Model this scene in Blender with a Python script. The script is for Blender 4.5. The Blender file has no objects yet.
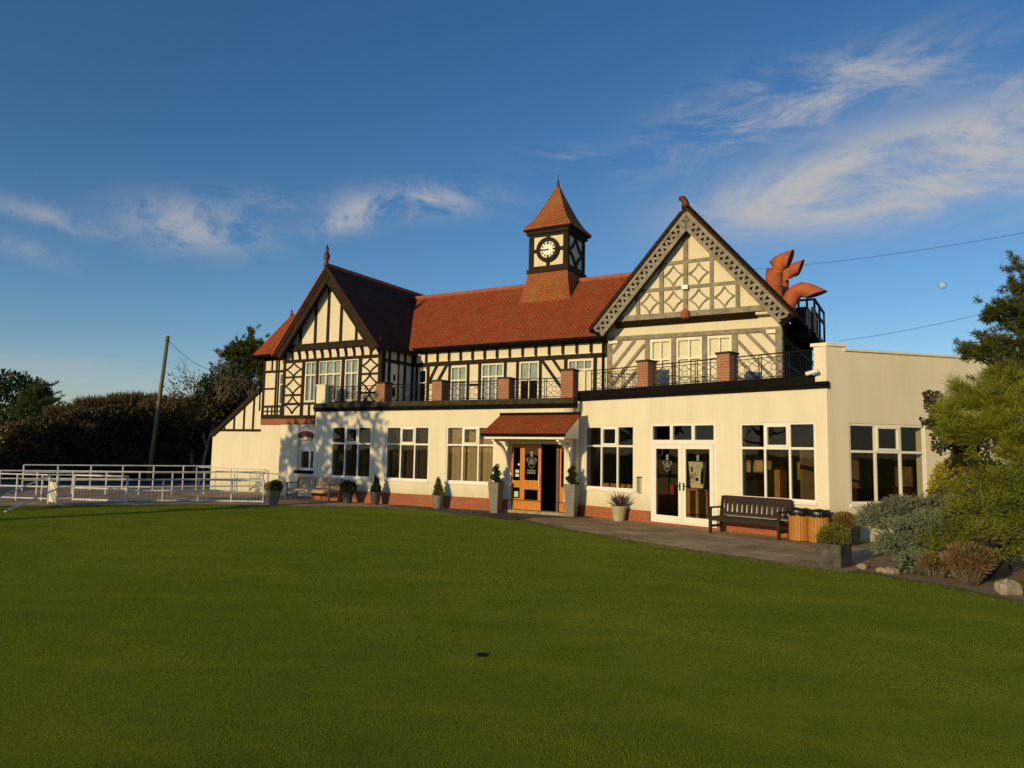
import bpy, math, random
import numpy as np
from mathutils import Vector
random.seed(7); RNG = np.random.default_rng(11)
S = bpy.context.scene; COL = S.collection
PI = math.pi; R = math.radians

# ------------------------------------------------------------------ camera
CF, PITCH, ROLL, EYE = 722.7, R(5.35), R(1.05), 2.0
_f = np.array([0, math.cos(PITCH), math.sin(PITCH)]); _r = np.array([1., 0, 0]); _u = np.cross(_r, _f)
CR = math.cos(ROLL)*_r + math.sin(ROLL)*_u; CU = -math.sin(ROLL)*_r + math.cos(ROLL)*_u
cam = bpy.data.cameras.new('camera'); co = bpy.data.objects.new('camera', cam); COL.objects.link(co)
from mathutils import Matrix
co.matrix_world = Matrix([[CR[0], CU[0], -_f[0], 0], [CR[1], CU[1], -_f[1], 0], [CR[2], CU[2], -_f[2], EYE], [0, 0, 0, 1]])
cam.sensor_width = 36; cam.lens = 36*CF/1024; cam.clip_start = .05; cam.clip_end = 20000
S.camera = co

def at(px, py, Y):
    """survey helper: the point seen at (px, py) at a distance of Y metres north"""
    d = CR*((px-512)/CF) + CU*(-(py-384)/CF) + _f
    return np.array([0, 0, EYE]) + d*(Y/d[1])
def gnd(px, py, z=0.):
    d = CR*((px-512)/CF) + CU*(-(py-384)/CF) + _f
    return np.array([0, 0, EYE]) + d*((z-EYE)/d[2])

# ------------------------------------------------------------------ frames: fr(u along, o back, z)
def frame(p, ang):
    d = np.array([math.cos(ang), math.sin(ang), 0]); b = np.array([-d[1], d[0], 0]); p = np.array([p[0], p[1], 0.])
    def fr(u, o, z): return p + d*u + b*o + np.array([0, 0, z])
    fr.d = d; fr.b = b; fr.ang = ang
    return fr
aA = R(-(90-60.35)); aB = R(-(90-41.86)); aC = R(90-75.4)
FA = frame((-3.60, 26.14), aA)
FB = frame((2.33, 23.26), aB)
FC = frame(FB(7.9, 0, 0), aC)
IDF = frame((0, 0), 0)
def sub(fr, o0, u0=0): return frame(fr(u0, o0, 0), fr.ang)

# ------------------------------------------------------------------ materials
MATS = {}
def nodes(name):
    m = bpy.data.materials.new(name); m.use_nodes = True; MATS[name] = m
    nt = m.node_tree; b = nt.nodes['Principled BSDF']
    return m, nt, b
def N(nt, t, **kw):
    n = nt.nodes.new(t)
    for k, v in kw.items():
        if k in n.inputs.keys() if isinstance(k, str) else False: n.inputs[k].default_value = v
        else: setattr(n, k, v)
    return n
def L(nt, a, b): nt.links.new(a, b)
def mixc(nt, fac, c1, c2, mode='MIX'):
    n = nt.nodes.new('ShaderNodeMix'); n.data_type = 'RGBA'; n.blend_type = mode
    for i, v in ((0, fac), (6, c1), (7, c2)):
        if hasattr(v, 'is_linked') or hasattr(v, 'links'): L(nt, v, n.inputs[i])
        elif i == 0: n.inputs[0].default_value = v
        else: n.inputs[i].default_value = (*v[:3], 1)
    return n.outputs[2]
def ramp(nt, inp, stops):
    n = nt.nodes.new('ShaderNodeValToRGB'); e = n.color_ramp.elements
    while len(e) < len(stops): e.new(.5)
    for i, (p, c) in enumerate(stops):
        e[i].position = p; e[i].color = (c, c, c, 1) if not hasattr(c, '__len__') else (*c, 1)
    L(nt, inp, n.inputs[0]); return n.outputs[0]
def tex(nt, kind='pos'):
    if kind == 'uv': return nt.nodes.new('ShaderNodeTexCoord').outputs['UV']
    return nt.nodes.new('ShaderNodeNewGeometry').outputs['Position']
def noise(nt, vec, scale, detail=4, rough=.6, stretch=None):
    if stretch:
        mp = nt.nodes.new('ShaderNodeMapping'); mp.vector_type = 'TEXTURE' if len(stretch) > 3 else 'POINT'; mp.inputs['Scale'].default_value = stretch[:3] if len(stretch) == 3 else [1/v for v in stretch[:3]]; mp.inputs['Rotation'].default_value = (0, 0, stretch[3] if len(stretch) > 3 else 0); L(nt, vec, mp.inputs[0]); vec = mp.outputs[0]
    n = nt.nodes.new('ShaderNodeTexNoise'); n.inputs['Scale'].default_value = scale
    n.inputs['Detail'].default_value = detail; n.inputs['Roughness'].default_value = rough
    L(nt, vec, n.inputs['Vector']); return n.outputs['Fac']
def bump(nt, b, h, strength=.3, dist=.02):
    n = nt.nodes.new('ShaderNodeBump'); n.inputs['Strength'].default_value = strength; n.inputs['Distance'].default_value = dist
    L(nt, h, n.inputs['Height']); L(nt, n.outputs[0], b.inputs['Normal'])

def m_plain(name, col, rough=.6, var=.15, scale=3, metal=0, spec=.5, bmp=0, streak=False):
    m, nt, b = nodes(name); p = tex(nt)
    f = noise(nt, p, scale, 5, .65, (1, 1, .15) if streak else None)
    c = mixc(nt, ramp(nt, f, [(.3, 0), (.72, 1)]), [x*(1-var) for x in col], [min(1, x*(1+var)) for x in col])
    L(nt, c, b.inputs['Base Color']); b.inputs['Roughness'].default_value = rough; b.inputs['Metallic'].default_value = metal
    b.inputs['Specular IOR Level'].default_value = spec
    if bmp: bump(nt, b, noise(nt, p, scale*8, 4), bmp, .01)
    return m
def m_render(name, col):
    m, nt, b = nodes(name); p = tex(nt)
    s = noise(nt, p, 1.1, 6, .65, (1.6, 1.6, .16)); g = noise(nt, p, .7, 4); fine = noise(nt, p, 60, 3)
    c = mixc(nt, ramp(nt, s, [(.42, 0), (.76, .42)]), col, [x*k for x, k in zip(col, (.70, .68, .64))])
    c = mixc(nt, ramp(nt, g, [(.4, 0), (.72, .34)]), c, [x*k for x, k in zip(col, (.80, .82, .80))])
    sp = nt.nodes.new('ShaderNodeSeparateXYZ'); L(nt, p, sp.inputs[0])
    mr = nt.nodes.new('ShaderNodeMapRange'); mr.inputs[1].default_value = .35; mr.inputs[2].default_value = .95; mr.inputs[3].default_value = .75; mr.inputs[4].default_value = 0; L(nt, sp.outputs[2], mr.inputs[0])
    mu = nt.nodes.new('ShaderNodeMath'); mu.operation = 'MULTIPLY'; L(nt, mr.outputs[0], mu.inputs[0]); L(nt, noise(nt, p, 5, 5, .7), mu.inputs[1])
    c = mixc(nt, mu.outputs[0], c, (.36, .33, .22))
    L(nt, c, b.inputs['Base Color']); b.inputs['Roughness'].default_value = .85; b.inputs['Specular IOR Level'].default_value = .2
    bump(nt, b, fine, .25, .006); return m
def m_brick(name, c1, c2, mortar, w=.225, h=.075, rough=.85, moss=None, bstr=.5, mort=.012, offset=.5):
    m, nt, b = nodes(name); uv = tex(nt, 'uv'); p = tex(nt)
    n = nt.nodes.new('ShaderNodeTexBrick'); L(nt, uv, n.inputs['Vector'])
    n.inputs['Scale'].default_value = 1; n.inputs['Brick Width'].default_value = w; n.inputs['Row Height'].default_value = h
    n.inputs['Mortar Size'].default_value = mort; n.inputs['Mortar Smooth'].default_value = .2; n.inputs['Bias'].default_value = 0; n.offset = offset
    n.inputs['Color1'].default_value = (*c1, 1); n.inputs['Color2'].default_value = (*c2, 1); n.inputs['Mortar'].default_value = (*mortar, 1)
    c = mixc(nt, ramp(nt, noise(nt, p, 1.3, 6, .7), [(.3, 0), (.7, .55)]), n.outputs['Color'], [x*.55 for x in c1])
    c = mixc(nt, ramp(nt, noise(nt, p, 22, 3, .7), [(.4, 0), (.75, .4)]), c, [min(1, x*1.5) for x in c2])
    if moss:
        c = mixc(nt, ramp(nt, noise(nt, p, 1.7, 7, .75), [(.50, 0), (.64, .8)]), c, moss)
        c = mixc(nt, ramp(nt, noise(nt, p, .8, 6, .75, (2.2, 2.2, .5)), [(.50, 0), (.68, .6)]), c, [x*.42 for x in c1])
    L(nt, c, b.inputs['Base Color']); b.inputs['Roughness'].default_value = rough; b.inputs['Specular IOR Level'].default_value = .25
    inv = nt.nodes.new('ShaderNodeMath'); inv.operation = 'SUBTRACT'; inv.inputs[0].default_value = 1; L(nt, n.outputs['Fac'], inv.inputs[1])
    ad = nt.nodes.new('ShaderNodeMath'); ad.operation = 'ADD'; L(nt, inv.outputs[0], ad.inputs[0]); L(nt, noise(nt, p, 40, 3), ad.inputs[1])
    bump(nt, b, ad.outputs[0], bstr, .012); return m
def m_wood(name, col, rough=.55, scale=6):
    m, nt, b = nodes(name); uv = tex(nt, 'uv')
    f = noise(nt, uv, scale, 6, .7, (9, .6, 1)); g = noise(nt, tex(nt), 1.6, 4)
    c = mixc(nt, ramp(nt, f, [(.3, 0), (.7, 1)]), [x*.62 for x in col], [min(1, x*1.2) for x in col])
    c = mixc(nt, ramp(nt, g, [(.4, 0), (.7, .35)]), c, [x*.6 for x in col])
    L(nt, c, b.inputs['Base Color']); b.inputs['Roughness'].default_value = rough; b.inputs['Specular IOR Level'].default_value = .35
    bump(nt, b, f, .2, .004); return m
def m_leaf(name, c1, c2, c3=None, trans=.25, rough=.55):
    m, nt, b = nodes(name); g = nt.nodes.new('ShaderNodeNewGeometry')
    c = mixc(nt, g.outputs['Random Per Island'], c1, c2)
    if c3: c = mixc(nt, ramp(nt, noise(nt, g.outputs['Position'], 1.7, 4, .7), [(.45, 0), (.62, 1)]), c, c3)
    L(nt, c, b.inputs['Base Color']); b.inputs['Roughness'].default_value = rough; b.inputs['Specular IOR Level'].default_value = .3
    t = nt.nodes.new('ShaderNodeBsdfTranslucent'); L(nt, c, t.inputs[0])
    mx = nt.nodes.new('ShaderNodeMixShader'); mx.inputs[0].default_value = trans
    L(nt, b.outputs[0], mx.inputs[1]); L(nt, t.outputs[0], mx.inputs[2])
    L(nt, mx.outputs[0], nt.nodes['Material Output'].inputs[0]); return m
def m_glass(name, tint=.85, rough=0.0):
    m, nt, b = nodes(name); nt.nodes.remove(b)
    t = nt.nodes.new('ShaderNodeBsdfTransparent'); t.inputs[0].default_value = (tint, tint*.99, tint*.97, 1)
    gl = nt.nodes.new('ShaderNodeBsdfGlossy'); gl.inputs['Roughness'].default_value = rough; gl.inputs[0].default_value = (.9, .95, 1, 1)
    fr = nt.nodes.new('ShaderNodeFresnel'); fr.inputs[0].default_value = 1.5
    bp = nt.nodes.new('ShaderNodeBump'); bp.inputs['Strength'].default_value = .04; bp.inputs['Distance'].default_value = .05
    L(nt, noise(nt, tex(nt), 1.2, 2), bp.inputs['Height']); L(nt, bp.outputs[0], gl.inputs['Normal'])
    geo = nt.nodes.new('ShaderNodeNewGeometry'); ib = nt.nodes.new('ShaderNodeMath'); ib.operation = 'SUBTRACT'; ib.inputs[0].default_value = 1; L(nt, geo.outputs['Backfacing'], ib.inputs[1])
    fm_ = nt.nodes.new('ShaderNodeMath'); fm_.operation = 'MULTIPLY'; L(nt, fr.outputs[0], fm_.inputs[0]); L(nt, ib.outputs[0], fm_.inputs[1])
    mx = nt.nodes.new('ShaderNodeMixShader'); L(nt, fm_.outputs[0], mx.inputs[0]); L(nt, t.outputs[0], mx.inputs[1]); L(nt, gl.outputs[0], mx.inputs[2])
    L(nt, mx.outputs[0], nt.nodes['Material Output'].inputs[0]); return m

M = MATS
CREAM = (.80, .73, .56)
m_render('render', CREAM); m_render('panel', (.78, .70, .53))
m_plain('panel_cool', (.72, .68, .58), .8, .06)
m_plain('white', (.82, .79, .70), .4, .05); m_plain('cream_paint', (.78, .72, .55), .5, .08)
m_plain('timber', (.030, .020, .012), .75, .4, 4, bmp=.2, spec=.12); m_plain('timber_grey', (.27, .238, .180), .85, .35, 5, bmp=.3, spec=.15)
m_plain('black', (.008, .007, .006), .8, .3, spec=.08); m_plain('lead', (.050, .042, .024), .85, .5, 5, bmp=.3, spec=.12)
m_plain('iron', (.010, .009, .008), .6, .2, spec=.2)
m_brick('brick', (.42, .115, .045), (.34, .085, .035), (.30, .19, .12))
m_brick('pier_brick', (.40, .15, .085), (.34, .11, .06), (.42, .33, .24))
m_brick('tile', (.47, .100, .024), (.31, .056, .016), (.08, .02, .008), .165, .11, .8, (.24, .10, .026), 1.0, .012)
m_brick('tile_tower', (.40, .13, .04), (.33, .095, .03), (.16, .045, .016), .165, .10, .8, (.30, .15, .04), .8, .010)
m_brick('tile_dark', (.066, .020, .009), (.044, .014, .007), (.016, .006, .004), .165, .11, .8, (.045, .03, .014), .9, .010)  # the dark copy of tile has the shaded slope's shade in its colour
m_plain('terracotta', (.36, .10, .045), .8, .3, 5); m_plain('cowl', (.42, .115, .045), .75, .32, 5, bmp=.25, spec=.2)
m_plain('dark_red', (.10, .018, .014), .5, .2)
m_wood('oak_door', (.62, .215, .018)); m_wood('dark_bench', (.034, .019, .012), .8); m_wood('pale_bench', (.46, .35, .21), .8)
m_wood('bin_wood', (.50, .22, .045))
m_plain('bag', (.010, .010, .011), .30, .3, 20, bmp=.15)
m_glass('glass', .82); m_glass('glass_dark', .6); m_glass('glass_clear', .97)
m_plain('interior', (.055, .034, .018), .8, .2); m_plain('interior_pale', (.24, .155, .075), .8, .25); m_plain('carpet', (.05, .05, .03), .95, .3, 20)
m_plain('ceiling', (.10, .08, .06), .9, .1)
m_plain('slat_brown', (.085, .050, .026), .8, .2); m_plain('slat_beige', (.52, .40, .22), .9, .08)
m_plain('net', (.30, .34, .36), .9, .15, 6); m_plain('lead_sky_blue', (.30, .40, .38), .7, .5, 16); m_plain('net_cream', (.80, .78, .56), .8, .12, 10)  # the blue one has sky reflection painted in, for the leaded top panes
m_plain('etch', (.20, .20, .18), .7, .1); m_plain('sticker', (.55, .62, .42), .6, .3, 30)
m_plain('furniture', (.46, .22, .05), .5, .2); m_plain('red_seat', (.35, .03, .02), .7, .2)
m_plain('pot_grey', (.17, .16, .14), .6, .2, 5, bmp=.2); m_plain('pot_dark', (.045, .045, .042), .55, .3, 5); m_plain('pot_beige', (.40, .33, .22), .8, .15, 5)
m_plain('pot_lead', (.085, .080, .066), .85, .5, 6, bmp=.3, spec=.15)
m_plain('soil', (.035, .024, .016), .95, .4, 12, bmp=.6); m_plain('mulch', (.26, .17, .09), .95, .4, 14, bmp=.9)
m_plain('stone', (.33, .27, .19), .9, .4, 7, bmp=.9); m_plain('bark', (.075, .055, .038), .95, .4, 6, bmp=.9); m_plain('bark_pale', (.17, .13, .09), .9, .3, 6, bmp=.5)
m_plain('pole_wood', (.17, .15, .075), .85, .35, 3, bmp=.4, streak=True)
m_plain('fence_white', (.58, .59, .60), .5, .25, 4)
m_plain('twigs', (.030, .026, .016), .95, .4, 6)
m_, nt_, b_ = nodes('moon'); df_ = nt_.nodes.new('ShaderNodeBsdfDiffuse'); tr_ = nt_.nodes.new('ShaderNodeBsdfTransparent'); mx_ = nt_.nodes.new('ShaderNodeMixShader')
L(nt_, mixc(nt_, ramp(nt_, noise(nt_, tex(nt_), .03, 3), [(.42, 0), (.6, 1)]), (.34, .48, .80), (.55, .75, 1.)), df_.inputs[0]); mx_.inputs[0].default_value = .45; L(nt_, tr_.outputs[0], mx_.inputs[1]); L(nt_, df_.outputs[0], mx_.inputs[2]); L(nt_, mx_.outputs[0], nt_.nodes['Material Output'].inputs[0])  # bluish sky haze in front of the moon is put into its colour
m_plain('lock', (.6, .6, .6), .3, .1, 3, .8)
m_leaf('leaf_hedge', (.034, .044, .012), (.058, .054, .016), (.075, .038, .016), .16)
m_leaf('leaf_gold', (.20, .13, .045), (.12, .085, .03), (.07, .06, .022), .3)
m_leaf('leaf_rust', (.20, .075, .024), (.10, .065, .020), (.05, .055, .018), .25)
m_leaf('leaf_dark', (.032, .052, .014), (.055, .078, .02), None, .18)
m_leaf('needle_far', (.060, .095, .018), (.10, .14, .028), None, .2)
m_leaf('needle', (.17, .21, .018), (.28, .31, .03), (.38, .38, .036), .4)
m_leaf('needle_dark', (.070, .088, .018), (.12, .135, .026), None, .28)
m_leaf('box', (.13, .145, .022), (.20, .20, .036), None, .25); m_leaf('box_brown', (.22, .16, .034), (.30, .19, .045), (.15, .14, .03), .25)
m_leaf('yew', (.020, .036, .012), (.04, .055, .016), None, .15)
m_leaf('gold_shrub', (.40, .34, .030), (.52, .43, .045), (.26, .26, .03), .4)
m_leaf('juniper_blue', (.19, .235, .15), (.30, .33, .21), (.15, .16, .09), .3)
m_leaf('juniper_green', (.20, .235, .022), (.32, .33, .04), (.14, .175, .02), .4)
m_leaf('heather', (.18, .11, .045), (.27, .18, .085), (.13, .11, .035), .25)
m_leaf('ivy', (.03, .045, .014), (.075, .07, .022), None, .2); m_leaf('spiky', (.10, .085, .075), (.20, .15, .14), None, .2)
def m_turf():
    m, nt, b = nodes('turf_blade'); g = nt.nodes.new('ShaderNodeNewGeometry'); p = g.outputs['Position']
    c = mixc(nt, g.outputs['Random Per Island'], (.150, .218, .013), (.218, .270, .020))
    c = mixc(nt, ramp(nt, noise(nt, p, .16, 4, .6), [(.38, 0), (.62, .85)]), c, (.300, .325, .026))
    c = mixc(nt, ramp(nt, noise(nt, p, .8, 6, .7), [(.42, 0), (.66, .8)]), c, (.118, .190, .018))
    c = mixc(nt, ramp(nt, noise(nt, p, .7, 5, .65, (.30, 1.2, 1, R(-32))), [(.50, 0), (.68, .7)]), c, (.36, .36, .036))
    c = mixc(nt, ramp(nt, noise(nt, p, 5, 4, .7), [(.50, 0), (.70, .6)]), c, (.18, .20, .055))
    L(nt, c, b.inputs['Base Color']); b.inputs['Roughness'].default_value = .7; b.inputs['Specular IOR Level'].default_value = .15
    t = nt.nodes.new('ShaderNodeBsdfTranslucent'); L(nt, c, t.inputs[0]); mx = nt.nodes.new('ShaderNodeMixShader'); mx.inputs[0].default_value = .4
    L(nt, b.outputs[0], mx.inputs[1]); L(nt, t.outputs[0], mx.inputs[2]); L(nt, mx.outputs[0], nt.nodes['Material Output'].inputs[0])
m_turf()
m_leaf('grass_blade', (.06, .095, .008), (.11, .14, .014), None, .3)

def m_green():
    m, nt, b = nodes('putting_green'); p = tex(nt)
    big = noise(nt, p, .20, 5, .6); mid = noise(nt, p, 1.1, 6, .7); fine = noise(nt, p, 42, 4, .75); vf = noise(nt, p, 120, 3, .75)
    st = noise(nt, p, .9, 5, .65, (.20, 1.5, 1)); st2 = noise(nt, p, 1.3, 4, .6, (.5, 2.2, 1))
    c = mixc(nt, ramp(nt, big, [(.32, 0), (.68, 1)]), (.16, .21, .015), (.25, .27, .022))
    c = mixc(nt, ramp(nt, mid, [(.40, 0), (.68, .75)]), c, (.11, .17, .012))
    c = mixc(nt, ramp(nt, st, [(.50, 0), (.70, .65)]), c, (.30, .30, .02))
    c = mixc(nt, ramp(nt, st2, [(.54, 0), (.70, .45)]), c, (.10, .155, .010))
    c = mixc(nt, ramp(nt, fine, [(.34, .9), (.52, 0)]), c, (.070, .100, .010))
    c = mixc(nt, ramp(nt, vf, [(.52, 0), (.70, .7)]), c, (.36, .37, .07))
    L(nt, c, b.inputs['Base Color']); b.inputs['Roughness'].default_value = .95; b.inputs['Specular IOR Level'].default_value = .0
    ad = nt.nodes.new('ShaderNodeMath'); ad.operation = 'ADD'; L(nt, fine, ad.inputs[0]); L(nt, vf, ad.inputs[1])
    bump(nt, b, ad.outputs[0], .55, .016); return m
m_green()
def m_path():
    m, nt, b = nodes('paving'); uv = tex(nt, 'uv'); p = tex(nt)
    mp = nt.nodes.new('ShaderNodeMapping'); mp.inputs['Rotation'].default_value = (0, 0, R(48)); L(nt, uv, mp.inputs[0])
    n = nt.nodes.new('ShaderNodeTexBrick'); L(nt, mp.outputs[0], n.inputs['Vector']); n.inputs['Scale'].default_value = 1
    n.inputs['Brick Width'].default_value = .9; n.inputs['Row Height'].default_value = .6; n.inputs['Mortar Size'].default_value = .012
    n.inputs['Color1'].default_value = (.56, .39, .21, 1); n.inputs['Color2'].default_value = (.29, .20, .105, 1); n.inputs['Mortar'].default_value = (.05, .045, .025, 1)
    c = mixc(nt, ramp(nt, noise(nt, p, .9, 7, .75), [(.4, 0), (.66, .8)]), n.outputs['Color'], (.15, .105, .052))
    c = mixc(nt, ramp(nt, noise(nt, p, 14, 5, .7), [(.45, 0), (.7, .5)]), c, (.48, .36, .23))
    L(nt, c, b.inputs['Base Color']); b.inputs['Roughness'].default_value = .9; b.inputs['Specular IOR Level'].default_value = .25
    bump(nt, b, noise(nt, p, 30, 4), .4, .01)
m_path()
m_plain('asphalt', (.060, .058, .052), .9, .25, 4, bmp=.5)

# ------------------------------------------------------------------ mesh builder
class MB:
    def __init__(s): s.v = []; s.f = []; s.k = 0
    def add(s, vs, fs):
        n = len(s.v); s.v += [tuple(map(float, x)) for x in vs]; s.f += [tuple(i+n for i in q) for q in fs]
    def quad(s, a, b, c, d): s.add([a, b, c, d], [(0, 1, 2, 3)])
    def box(s, fr, u0, u1, o0, o1, z0, z1):
        vs = [fr(u, o, z) for z in (z0, z1) for o in (o0, o1) for u in (u0, u1)]
        s.add(vs, [(0, 1, 5, 4), (1, 3, 7, 5), (3, 2, 6, 7), (2, 0, 4, 6), (4, 5, 7, 6), (2, 3, 1, 0)])
    def poly(s, fr, pts, o0, o1):          # prism of an outline (u, z) between depths
        n = len(pts); vs = [fr(u, o0, z) for u, z in pts] + [fr(u, o1, z) for u, z in pts]
        s.add(vs, [tuple(range(n)), tuple(range(2*n-1, n-1, -1))] + [((i+1) % n, i, n+i, n+(i+1) % n) for i in range(n)])
    def plan(s, pts, z0, z1):              # prism of a plan outline
        n = len(pts); vs = [(p[0], p[1], z0) for p in pts] + [(p[0], p[1], z1) for p in pts]
        s.add(vs, [tuple(range(n-1, -1, -1)), tuple(range(n, 2*n))] + [(i, (i+1) % n, n+(i+1) % n, n+i) for i in range(n)])
    def prof(s, fr, pr, u0, u1):           # profile (o, z) run along u
        n = len(pr); vs = [fr(u0, o, z) for o, z in pr] + [fr(u1, o, z) for o, z in pr]
        s.add(vs, [tuple(range(n)), tuple(range(2*n-1, n-1, -1))] + [(i, n+i, n+(i+1) % n, (i+1) % n) for i in range(n)])
    def beam(s, fr, p, q, w, o0=-.035, o1=.02, jit=True):
        du, dz = q[0]-p[0], q[1]-p[1]; l = math.hypot(du, dz); nu, nz = -dz/l*w/2, du/l*w/2
        if jit:
            s.k += 1; o0 = o0-(s.k % 11)*.0017
            if l > .5:
                g_ = random.Random(s.k*7+int(abs(p[0])*50)); nu *= g_.uniform(.88, 1.04); nz *= g_.uniform(.88, 1.04); e_ = [g_.uniform(-.012, .012) for _ in range(2)]; p = (p[0]-nu/w*e_[0]*2, p[1]-nz/w*e_[0]*2); q = (q[0]-nu/w*e_[1]*2, q[1]-nz/w*e_[1]*2)
        s.poly(fr, [(p[0]-nu, p[1]-nz), (q[0]-nu, q[1]-nz), (q[0]+nu, q[1]+nz), (p[0]+nu, p[1]+nz)], o0, o1)
    def arc(s, fr, c, r, a0, a1, w, n=6, o0=-.03, o1=.02):
        s.k += 1; o0 = o0-(s.k % 11)*.0017
        an = [a0+(a1-a0)*i/n for i in range(n+1)]
        pts = [(c[0]+(r+w/2)*math.cos(a), c[1]+(r+w/2)*math.sin(a)) for a in an] + [(c[0]+(r-w/2)*math.cos(a), c[1]+(r-w/2)*math.sin(a)) for a in reversed(an)]
        m = len(pts); vs = [fr(u, o0, z) for u, z in pts] + [fr(u, o1, z) for u, z in pts]
        h = n+1; fs = []
        for i in range(n):
            a, b_, c_, d_ = i, i+1, m-2-i, m-1-i
            fs += [(a, b_, c_, d_), (m+d_, m+c_, m+b_, m+a)]
        fs += [((i+1) % m, i, m+i, m+(i+1) % m) for i in range(m)]
        s.add(vs, fs)
    def disc(s, fr, c, r, o0, o1, n=28):
        s.poly(fr, [(c[0]+r*math.cos(2*PI*i/n), c[1]+r*math.sin(2*PI*i/n)) for i in range(n)], o0, o1)
    def ring(s, fr, c, r0, r1, o0, o1, n=32):
        vs = []
        for o in (o0, o1):
            for r in (r0, r1): vs += [fr(c[0]+r*math.cos(2*PI*i/n), o, c[1]+r*math.sin(2*PI*i/n)) for i in range(n)]
        fs = []
        for i in range(n):
            j = (i+1) % n
            fs += [(i, j, n+j, n+i), (n+i, n+j, 3*n+j, 3*n+i), (2*n+j, 2*n+i, 3*n+i, 3*n+j), (j, i, 2*n+i, 2*n+j)]
        s.add(vs, fs)
    def tube(s, pts, r, n=8, cap=True):
        pts = [np.array(p, float) for p in pts]; rr = r if hasattr(r, '__len__') else [r]*len(pts); base = len(s.v); vs = []
        for i, p in enumerate(pts):
            t = pts[min(i+1, len(pts)-1)]-pts[max(i-1, 0)]; t = t/(np.linalg.norm(t)+1e-9)
            a = np.cross(t, [0, 0, 1.]) if abs(t[2]) < .95 else np.cross(t, [1., 0, 0]); a /= np.linalg.norm(a); b = np.cross(t, a)
            vs += [p+(a*math.cos(2*PI*k/n)+b*math.sin(2*PI*k/n))*rr[i] for k in range(n)]
        fs = [(i*n+k, (i+1)*n+k, (i+1)*n+(k+1) % n, i*n+(k+1) % n) for i in range(len(pts)-1) for k in range(n)]
        if cap: fs += [tuple(range(n)), tuple(range(len(vs)-1, len(vs)-1-n, -1))]
        s.add(vs, fs)
    def lathe(s, c, prof, n=20, sq=None):
        vs = []; 
        for r, z in prof: vs += [(c[0]+r*math.cos(2*PI*k/n), c[1]+r*math.sin(2*PI*k/n), c[2]+z) for k in range(n)]
        fs = [(i*n+k, i*n+(k+1) % n, (i+1)*n+(k+1) % n, (i+1)*n+k) for i in range(len(prof)-1) for k in range(n)]
        fs += [tuple(range(n-1, -1, -1)), tuple(range((len(prof)-1)*n, len(prof)*n))]
        s.add(vs, fs)
    def slab(s, q, t):                     # four corners (upper face), thickness down along z
        q = [np.array(p, float) for p in q]; lo = [p-np.array([0, 0, t]) for p in q]
        s.add(q+lo, [(0, 1, 2, 3), (7, 6, 5, 4)] + [((i+1) % 4, i, 4+i, 4+(i+1) % 4) for i in range(4)])
    def wall(s, fr, u0, u1, z0, z1, holes=(), o0=0., o1=.3):
        us = sorted({u0, u1, *[h[0] for h in holes], *[h[1] for h in holes]}); zs = sorted({z0, z1, *[h[2] for h in holes], *[h[3] for h in holes]})
        for i in range(len(us)-1):
            for j in range(len(zs)-1):
                cu, cz = (us[i]+us[i+1])/2, (zs[j]+zs[j+1])/2
                if any(h[0] < cu < h[1] and h[2] < cz < h[3] for h in holes): continue
                a, b, c, d = us[i], us[i+1], zs[j], zs[j+1]
                s.quad(fr(a, o0, c), fr(b, o0, c), fr(b, o0, d), fr(a, o0, d)); s.quad(fr(b, o1, c), fr(a, o1, c), fr(a, o1, d), fr(b, o1, d))
        for a, b, c, d in list(holes)+[(u0, u1, z0, z1)]:
            s.quad(fr(a, o0, c), fr(a, o1, c), fr(b, o1, c), fr(b, o0, c)); s.quad(fr(a, o0, d), fr(b, o0, d), fr(b, o1, d), fr(a, o1, d))
            s.quad(fr(a, o0, c), fr(a, o0, d), fr(a, o1, d), fr(a, o1, c)); s.quad(fr(b, o0, c), fr(b, o1, c), fr(b, o1, d), fr(b, o0, d))
    def build(s, name, mat, parent=None, smooth=False, origin=None, fix=True):
        V = np.array(s.v, float)
        if origin is None: origin = np.zeros(3) if parent is None else np.array(WPOS.get(parent.name, (0, 0, 0)))
        else: origin = np.array(origin, float)
        pw = np.array(WPOS.get(parent.name, (0, 0, 0))) if parent else np.zeros(3)
        me = bpy.data.meshes.new(name); me.from_pydata((V-origin).tolist(), [], s.f)
        uvl = me.uv_layers.new(name='UVMap'); data = np.zeros((len(me.loops), 2)); k = 0
        for f in s.f:
            P = V[list(f)]; c = P-P[0]; n = np.zeros(3)
            for i in range(1, len(f)-1): n += np.cross(c[i], c[i+1])
            l = np.linalg.norm(n); n = n/l if l > 1e-12 else np.array([0, 0, 1.])
            t = np.cross([0, 0, 1.], n); lt = np.linalg.norm(t); t = t/lt if lt > .02 else np.array([1., 0, 0]); b = np.cross(n, t)
            data[k:k+len(f), 0] = P@t; data[k:k+len(f), 1] = P@b; k += len(f)
        uvl.data.foreach_set('uv', data.ravel())
        if smooth: me.polygons.foreach_set('use_smooth', [True]*len(me.polygons))
        me.materials.append(M[mat] if isinstance(mat, str) else mat)
        o = bpy.data.objects.new(name, me); COL.objects.link(o)
        if fix:
            import bmesh
            bm = bmesh.new(); bm.from_mesh(me); bmesh.ops.recalc_face_normals(bm, faces=bm.faces); bm.to_mesh(me); bm.free()
        if parent: o.parent = parent
        o.location = tuple(origin-pw); WPOS[o.name] = tuple(origin)
        return o
WPOS = {}
def tag(o, label=None, cat=None, group=None, kind=None):
    if label: o['label'] = label
    if cat: o['category'] = cat
    if group: o['group'] = group
    if kind: o['kind'] = kind
    return o
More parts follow.
